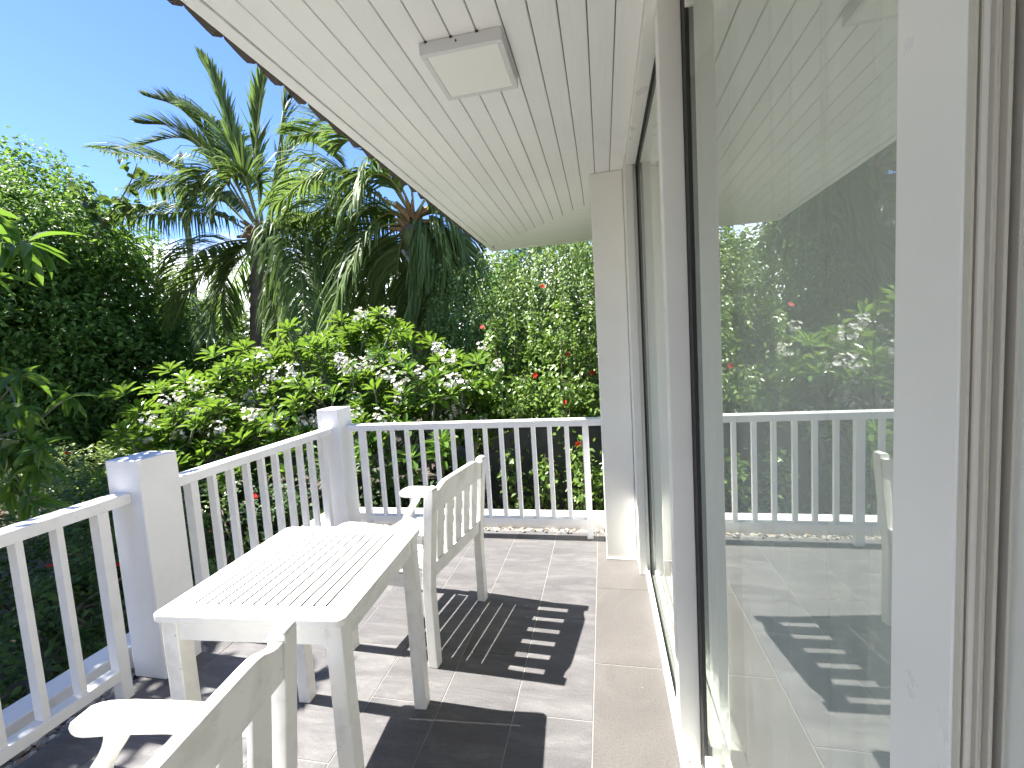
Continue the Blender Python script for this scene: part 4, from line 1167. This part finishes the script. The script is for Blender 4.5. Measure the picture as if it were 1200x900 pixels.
# ---- hedges hung with small-leaved vine
def vine_hedge(label, base, blobs, strands, seed, dens=16, per=30):
    t = thing('vine_hedge', label, 'hedge', base, group='hedges covered with hanging vine')
    B = np.array(base)
    bl = [(np.array(c) - B, R) for c, R in blobs]
    P, O = clump_points(bl, dens, per, 0.085, 0.80, seed=seed)
    blades(P, O, (0.045, 0.080), (0.45, 0.65), M_LVINE, 'foliage', t, seed=seed + 1, droop=0.6)
    # hanging strands in front of the skin
    r = np.random.default_rng(seed + 2)
    Ps, Os = [], []
    for k in range(strands):
        c, R = bl[int(r.integers(len(bl)))]
        a = r.uniform(-2.9, -0.2); h = r.uniform(0.1, .95)
        d = np.array([math.cos(a) * math.sqrt(1 - h * h), math.sin(a) * math.sqrt(1 - h * h), h])
        top = c + d * np.array(R) * 1.03
        ln = r.uniform(.4, 1.3); m_ = int(ln * 55)
        u = np.linspace(0, 1, m_)
        x = top[0] + 0.05 * np.sin(u * 5 + k) + d[0] * .10 * u; y = top[1] + d[1] * .12 * np.minimum(u * 3, 1); z = top[2] - ln * u
        q = np.stack([x, np.broadcast_to(y, x.shape), z], 1) + r.normal(size=(m_, 3)) * 0.018
        Ps.append(q); Os.append(np.tile(unit(d * np.array([1, 1, .2])), (m_, 1)))
    blades(np.concatenate(Ps), np.concatenate(Os), (0.045, 0.075), (0.45, 0.65), M_LVINE, 'hanging_strands', t, seed=seed + 3, droop=0.9)
    lines = []
    for c, R in bl:
        for q in range(3):
            lines.append(([(c[0] + r.normal() * .2, c[1] + .2, 0.0), (c[0] + r.normal() * .2, c[1] + .1, c[2] * .5), tuple(c + r.normal(size=3) * .2)], .06, .03))
    limbs('stems', t, lines)
vine_hedge('rounded hump of vine covered hedge right under the roof corner', (-1.7, 6.8, -0.5), [((-1.75, 6.9, 1.75), (0.98, 0.9, 1.12)), ((-1.55, 6.7, 0.7), (0.95, 0.8, 1.1)), ((-2.35, 6.9, 1.2), (0.55, 0.6, 0.8))], 150, 31)
vine_hedge('tall vine covered hedge behind the white wall pier', (-0.2, 6.9, -0.5), [((-0.55, 6.9, 2.15), (0.75, 0.8, 0.95)), ((0.25, 6.7, 2.25), (0.9, 0.8, 1.05)), ((0.3, 6.6, 0.8), (1.0, 0.7, 1.2)), ((-0.7, 6.7, 0.9), (0.8, 0.7, 1.2)), ((1.4, 6.8, 1.6), (0.9, 0.8, 1.6))], 230, 35)

# ---- hibiscus shoots with red flowers
def red_flower():
    Vs, Fs, o = [], [], 0
    r = np.random.default_rng(9)
    for j in range(5):
        an = j * 1.2566
        d = np.array([math.cos(an), math.sin(an), .35]); s = np.array([-math.sin(an), math.cos(an), 0])
        L_ = .052
        V = np.array([(0, 0, 0), d * L_ * .5 + s * .020, d * L_ + s * .018 + (0, 0, -.008), d * L_ - s * .018 + (0, 0, -.008), d * L_ * .5 - s * .020])
        Vs.append(V); Fs.append(np.array([(0, 1, 2), (0, 2, 3), (0, 3, 4)]) + o); o += 5
    V, F = tube_np(np.array([(0, 0, 0), (0, 0, .03), (0.002, 0, .062)]), [.0025, .002, .004], 5)
    F3 = np.concatenate([F[:, [0, 1, 2]], F[:, [0, 2, 3]]])
    Vs.append(V); Fs.append(F3 + o)
    return mesh_np('red_flower', np.concatenate(Vs), np.concatenate(Fs), M_RED)
REDF = red_flower()
def hibiscus(label, base, stems, flowers, seed, spread=0.10, spear=1.0):
    """stems: (top point) list; leafy upright shoots from the base"""
    t = thing('hibiscus_shrub', label, 'shrub', base, group='red flowering hibiscus shrubs')
    B = np.array(base); r = np.random.default_rng(seed)
    Ps, Os, lines = [], [], []
    for top in stems:
        tp = np.array(top) - B
        bt = np.array([tp[0] * .75 + r.normal() * .08, tp[1] * .8 + r.normal() * .05, 0])
        q = smoothpath([bt, bt * .5 + tp * .5 + np.array([r.normal() * .05, 0, 0]), tp], 30)
        lines.append(([tuple(q[0]), tuple(q[15]), tuple(q[-1])], .014, .005))
        m_ = int(190 * max(1, tp[2] / 1.6))
        u = r.uniform(.12, 1, m_) ** .8; i = (u * 29).astype(int)
        wd = 0.045 + spread * (1 - u) * 1.3
        off = r.normal(size=(m_, 3)) * wd[:, None] * np.array([1, 1, .4])
        Ps.append(q[i] + off); Os.append(unit(off + np.array([0, -.02, .01])))
    P, O = np.concatenate(Ps), np.concatenate(Os)
    blades(P, O, (0.045, 0.075), (0.55, 0.75), M_LHIB, 'foliage', t, seed=seed + 1, tpl=TPL_OVA, droop=.25, up=.9)
    limbs('stems', t, lines, M_BARK, 5)
    for f in flowers:
        o = link('red_flower', REDF, t, tuple(np.array(f) - B), (r.uniform(.7, 1.5), 0, r.uniform(-.8, .8)))
        s = r.uniform(.50, .68); o.scale = (s, s, s)
r0 = np.random.default_rng(77)
def hs(x0, x1, y, z0, z1, n): return [(r0.uniform(x0, x1), y + r0.normal() * .15, r0.uniform(z0, z1)) for _ in range(n)]
hibiscus('hibiscus shrub with upright leafy shoots, rising beside the frangipani', (-1.1, 5.5, -0.5), hs(-1.45, -0.65, 5.5, 0.9, 1.95, 24), [(-1.42, 5.2, 1.66), (-0.80, 5.15, 1.05)], 51)
hibiscus('hibiscus shrub with the longest shoots, against the white wall pier', (-0.3, 5.4, -0.5), hs(-0.70, 0.15, 5.4, 0.8, 1.95, 26) + hs(0.2, 1.2, 5.6, .6, 1.6, 12), [(-0.66, 5.2, 2.08), (-0.40, 5.15, 1.28), (-0.13, 5.1, 1.05), (-0.45, 5.05, 0.42)], 52)
hibiscus('low hibiscus shrub spilling over the mossy wall beyond the far railing', (-0.6, 4.95, -0.5), hs(-1.15, 0.1, 4.95, 0.75, 1.15, 22), [(-0.42, 4.62, 0.78)], 53, spread=0.12)
hibiscus('few thin hibiscus sprigs growing at the foot of the mossy wall', (-0.7, 4.35, -0.5), [(-1.0, 4.3, .35), (-.62, 4.35, .3), (-.25, 4.3, .45), (-.05, 4.32, .2)], [(-0.28, 4.25, 0.42)], 54, spread=0.05)

# ---- low ixora hedge at the left, below the railing
def low_shrub(label, base, blobs, seed, nf, dens=22, per=26, mat=None, group='low clipped shrubs below the left railing'):
    t = thing('low_shrub', label, 'shrub', base, group=group)
    B = np.array(base)
    bl = [(np.array(c) - B, R) for c, R in blobs]
    P, O = clump_points(bl, dens, per, 0.06, 0.78, seed=seed)
    blades(P, O, (0.045, 0.080), (0.42, 0.6), mat or M_LIXO, 'foliage', t, seed=seed + 1, droop=0.1, up=1.0, outw=.8)
    r = np.random.default_rng(seed + 5)
    lines = []
    for c, R in bl:
        for q in range(5): lines.append(([(c[0] + r.normal() * .15, c[1] + r.normal() * .1, 0), (c[0] + r.normal() * .2, c[1] + r.normal() * .2, c[2] * .7), tuple(c + r.normal(size=3) * .15)], .016, .007))
    limbs('stems', t, lines, M_BARK, 5)
    for k in range(nf):
        c, R = bl[int(r.integers(len(bl)))]
        d = unit(np.array([r.uniform(-.2, 1), r.uniform(-1, .2), r.uniform(.1, 1)]))
        o = link('red_flower', REDF, t, tuple(c + d * np.array(R) * 1.06), (r.uniform(-.6, .9), r.uniform(-.5, .5), r.uniform(0, 6))); o.scale = (.62, .62, .62)
low_shrub('low shrub with a few red flowers close behind the near left railing', (-3.8, 2.3, -0.5), [((-3.5, 2.35, -0.05), (0.75, 0.65, 0.42)), ((-4.3, 2.6, 0.0), (0.8, 0.7, 0.45)), ((-3.35, 1.5, -0.20), (0.6, 0.6, 0.30))], 61, 6)
low_shrub('brighter low shrub standing just left of the thick near post', (-5.4, 3.9, -0.5), [((-5.6, 3.9, 0.0), (1.1, 0.7, 0.42)), ((-4.6, 3.5, -0.1), (0.8, 0.6, 0.40)), ((-6.9, 4.2, 0.0), (1.0, 0.8, 0.45))], 64, 4, mat=M_LVINE)
low_shrub('dark low shrub between the near post and the frangipani', (-3.4, 3.4, -0.5), [((-3.5, 3.4, -0.05), (0.8, 0.55, 0.40)), ((-2.9, 4.0, 0.0), (0.9, 0.5, 0.45))], 67, 2)
low_shrub('dark low shrub under the rightmost frangipani', (-1.9, 4.2, -0.5), [((-1.9, 4.2, -0.1), (0.7, 0.4, 0.40))], 68, 0)

# ---- filling trees and bushes farther back
def far_tree(name, label, cat, base, blobs, mat, L_, seed, dens=7, per=22, rad=.16, group=None):
    t = thing(name, label, cat, base, group=group)
    B = np.array(base)
    bl = [(np.array(c) - B, R) for c, R in blobs]
    P, O = clump_points(bl, dens, per, rad, .65, seed=seed)
    blades(P, O, L_, (0.40, 0.60), mat, 'crown', t, seed=seed + 1)
    lines = [([(0, 0, 0), (0.1, 0, bl[0][0][2] * .4), tuple(bl[0][0])], .12, .05)]
    for c, R in bl[1:]: lines.append(([(0, 0, bl[0][0][2] * .2), tuple(c * .6), tuple(c)], .06, .03))
    limbs('trunk', t, lines)
far_tree('lime_bush', 'bright lime green bush glowing between the palm fronds', 'bush', (-6.6, 10.6, -0.5), [((-6.5, 10.6, 2.0), (0.95, .8, 1.2)), ((-6.2, 10.5, 0.7), (1.2, .8, 1.0)), ((-9.2, 11.2, 1.2), (1.1, .8, 1.1))], M_LLIGHT, (.12, .2), 71)
far_tree('background_tree', 'bushy tree low between the dark tree and the palm trunk', 'tree', (-9.6, 9.4, -0.5), [((-9.6, 9.5, 1.4), (1.3, 1.0, 1.2)), ((-8.4, 10.0, 0.8), (1.2, 1.0, 1.1)), ((-7.2, 9.2, 0.5), (1.3, .8, 1.1))], M_LFAR, (.10, .16), 73, group='background trees')
far_tree('background_tree', 'wide dark tree far behind the palms', 'tree', (-12.0, 17.0, -0.5), [((-18.0, 17, 2.0), (3.0, 2, 2.3)), ((-13.5, 17.5, 1.6), (3.0, 2, 2.2)), ((-9.5, 17, 2.0), (3.0, 2, 2.6)), ((-5.5, 17, 2.4), (3, 2, 2.9)), ((-1.5, 17, 2.8), (3.2, 2, 3.4)), ((3, 17, 3), (3.2, 2, 3.4))], M_LFAR, (.2, .32), 75, dens=2.6, per=20, rad=.3, group='background trees')
far_tree('background_tree', 'shaded leafy tree behind the drooping palm frond', 'tree', (-3.4, 8.6, -0.5), [((-3.9, 8.7, 1.5), (1.1, .8, 1.3)), ((-2.6, 8.6, 1.8), (.9, .7, 1.2)), ((-1.5, 8.4, 1.6), (1.0, .7, 1.3))], M_LTREE, (.09, .15), 77, dens=10, group='background trees')
far_tree('background_tree', 'tree standing farthest left behind the dark one', 'tree', (-22.0, 14.0, -0.5), [((-21.0, 13, 3.0), (3.0, 2, 3.2)), ((-26.0, 12, 3.0), (3.0, 2, 3.6))], M_LFAR, (.2, .32), 79, dens=2.6, per=20, rad=.3, group='background trees')

# ---- mango tree close on the left: crown outside the picture shades the corner, a few sprays reach in
def mango():
    t = thing('mango_tree', 'mango tree with long glossy leaves reaching in from the left edge', 'tree', (-5.6, 0.6, -0.5))
    B = np.array((-5.6, 0.6, -0.5))
    r = np.random.default_rng(91)
    blobs = [((-5.0, 0.2, 2.9), (1.45, 1.30, 1.0)), ((-5.2, -1.0, 3.1), (1.5, 1.3, 1.0)), ((-4.4, -1.4, 2.4), (1.0, 1.0, .8)), ((-5.6, 0.3, 3.9), (1.5, 1.35, .9)), ((-5.3, 0.9, 2.2), (1.2, .75, .9)), ((-4.0, 0.35, 2.2), (.75, .80, .6)), ((-4.9, 1.1, 3.3), (1.1, .9, 1.0)), ((-6.6, 2.6, 4.4), (1.3, 1.1, 1.1)), ((-8.8, 3.3, 4.8), (1.5, 1.1, 1.2))]
    P, O = clump_points(blobs, 17.0, 20, 0.24, 0.25, seed=92)
    k = ~((P[:, 1] > 0.02) & (P[:, 0] / np.maximum(P[:, 1], .02) > -1.95)) & ((P[:, 1] < 1.93) | (P[:, 0] < -5.2))
    k &= P[:, 0] < (-1.18 - 0.642 * P[:, 2])
    P, O = P[k], O[k]
    blades(P - B, O, (0.15, 0.24), (0.22, 0.30), M_LMANGO, 'crown', t, tpl=TPL_LAN, seed=93, droop=.8)
    limbs('trunk', t, [([(0, 0, 0), (.05, -.1, 1.2), (.2, -.2, 2.4), (.4, -.3, 3.6)], .14, .06), ([(.05, -.1, 1.3), (.6, .1, 1.9), (1.2, .2, 2.4)], .06, .025), ([(.1, -.1, 1.7), (.5, -.8, 2.4), (.9, -1.3, 3.0)], .06, .025)])
    # sprays in the picture, each leaf a part
    ML = [single_leaf(big_template([(.08, .30), (.30, .88), (.50, 1.0), (.72, .74), (.88, .34)], f, d), M_LMANGO, 'leaf') for f, d in ((.12, .20), (.16, .32), (.10, .45))]
    sprays = [((-2.60, 1.62, 2.03), (1, .1, .15), 15, .22), ((-2.78, 1.60, 2.20), (1, .2, .4), 8, .22), ((-2.75, 1.55, 1.86), (1, -.1, -.5), 9, .21),
              ((-3.10, 2.02, 1.27), (1, 0, .25), 12, .17), ((-3.42, 2.00, 1.42), (.6, .1, .4), 12, .20), ((-3.40, 1.95, 1.20), (.5, -.2, -.3), 12, .20), ((-3.30, 1.92, 1.02), (.8, 0, -.2), 12, .20),
              ((-3.25, 1.92, 0.86), (.9, 0, -.35), 13, .21), ((-3.45, 1.90, 0.72), (.4, -.1, -.6), 12, .22), ((-3.12, 1.86, 1.0), (.9, -.2, .1), 9, .17), ((-3.38, 1.85, 0.95), (.5, -.1, -.5), 12, .22), ((-3.22, 1.84, 0.66), (.4, 0, -.8), 9, .22)]
    lines = []
    PP, DD, NN, LL, WW = [], [], [], [], []
    for p, d, n, L_ in sprays:
        p = np.array(p); d = unit(np.array(d, float))
        st = p - d * .55 + np.array([-.15, 0, -.1])
        hub = np.array((-4.1, 1.2, 1.9 if p[2] > 1.6 else 1.1))
        lines.append(([tuple(hub - B), tuple(st - B), tuple(p - B)], .012, .004))
        a = unit(np.cross(d, (0, 0.2, 1))); b = np.cross(d, a)
        for j in range(n):
            an = j * 2.4 + r.uniform(-.3, .3); el = r.uniform(.0, 1.0)
            dd = (a * math.cos(an) + b * math.sin(an)) * math.cos(el) + d * math.sin(el) + np.array([0, 0, -.45])
            PP.append(p - d * r.uniform(0, .10)); DD.append(dd)
            NN.append(unit(d * .5 + np.array([-.2, -.1, .9]) + r.normal(size=3) * .35))
            l = L_ * r.uniform(.62, .95); LL.append(l); WW.append(l * r.uniform(.24, .31))
    limbs('twigs', t, lines, M_BARKG, 5)
    leaf_objects(np.array(PP), np.array(DD), np.array(NN), np.array(LL), np.array(WW), ML, t, (-5.6, 0.6, -0.5), r)
mango()

# ---- mossy wall and stones behind the far railing, lawn patch
mw = tag(box_obj('mossy_wall', -1.35, 2.6, 4.62, 4.80, -0.6, 0.52, M_MOSS, bev=0.01), 'dark mossy garden wall in the shade beneath the hedges', 'wall')
box_obj('coping', -1.38, 2.65, 4.59, 4.83, 0.522, 0.56, M_MOSS, mw, 0.008)
def stones():
    bmr = np.random.default_rng(14)
    t = bmesh.new(); bmesh.ops.create_icosphere(t, subdivisions=2, radius=1.0)
    bv = np.array([v.co[:] for v in t.verts]); bf = np.array([[v.index for v in f.verts] for f in t.faces]); t.free()
    spots = [(-2.72, 1.0, .15, 'grey garden stone lying against the kerb, low in the left corner of the view'), (-2.78, 1.38, .17, 'largest grey stone between the kerb and the low red flowering shrub'),
             (-2.75, 1.75, .13, 'small grey stone at the foot of the kerb beside the thick post')]
    for k, (x, y, s, lab) in enumerate(spots):
        n = bv * (1 + 0.16 * np.sin(bv[:, [1]] * 4 + k) + 0.1 * np.sin(bv[:, [0]] * 7 + 2 * k)) * np.array([s * 1.2, s, s * .7])
        o = link('garden_stone', mesh_np('garden_stone', n, bf, M_STONE, smooth=False), None, (x, y, -0.44))
        tag(o, lab, 'stone', 'stones along the kerb')
stones()
def grass():
    r = np.random.default_rng(15)
    n = 26000
    P = np.stack([r.uniform(-17, -8.0, n), r.uniform(5.0, 12.0, n), np.full(n, -0.50)], 1)
    V, F = leafset(P, np.stack([r.normal(0, .3, n), r.normal(0, .3, n), np.ones(n)], 1), r.normal(size=(n, 3)), r.uniform(.05, .11, n), r.uniform(.012, .02, n))
    o = link('grass', mesh_np('grass', V, F, M_GRASS)); tag(o, 'sunlit strip of lawn seen beneath the dark tree', 'grass', kind='stuff')
grass()
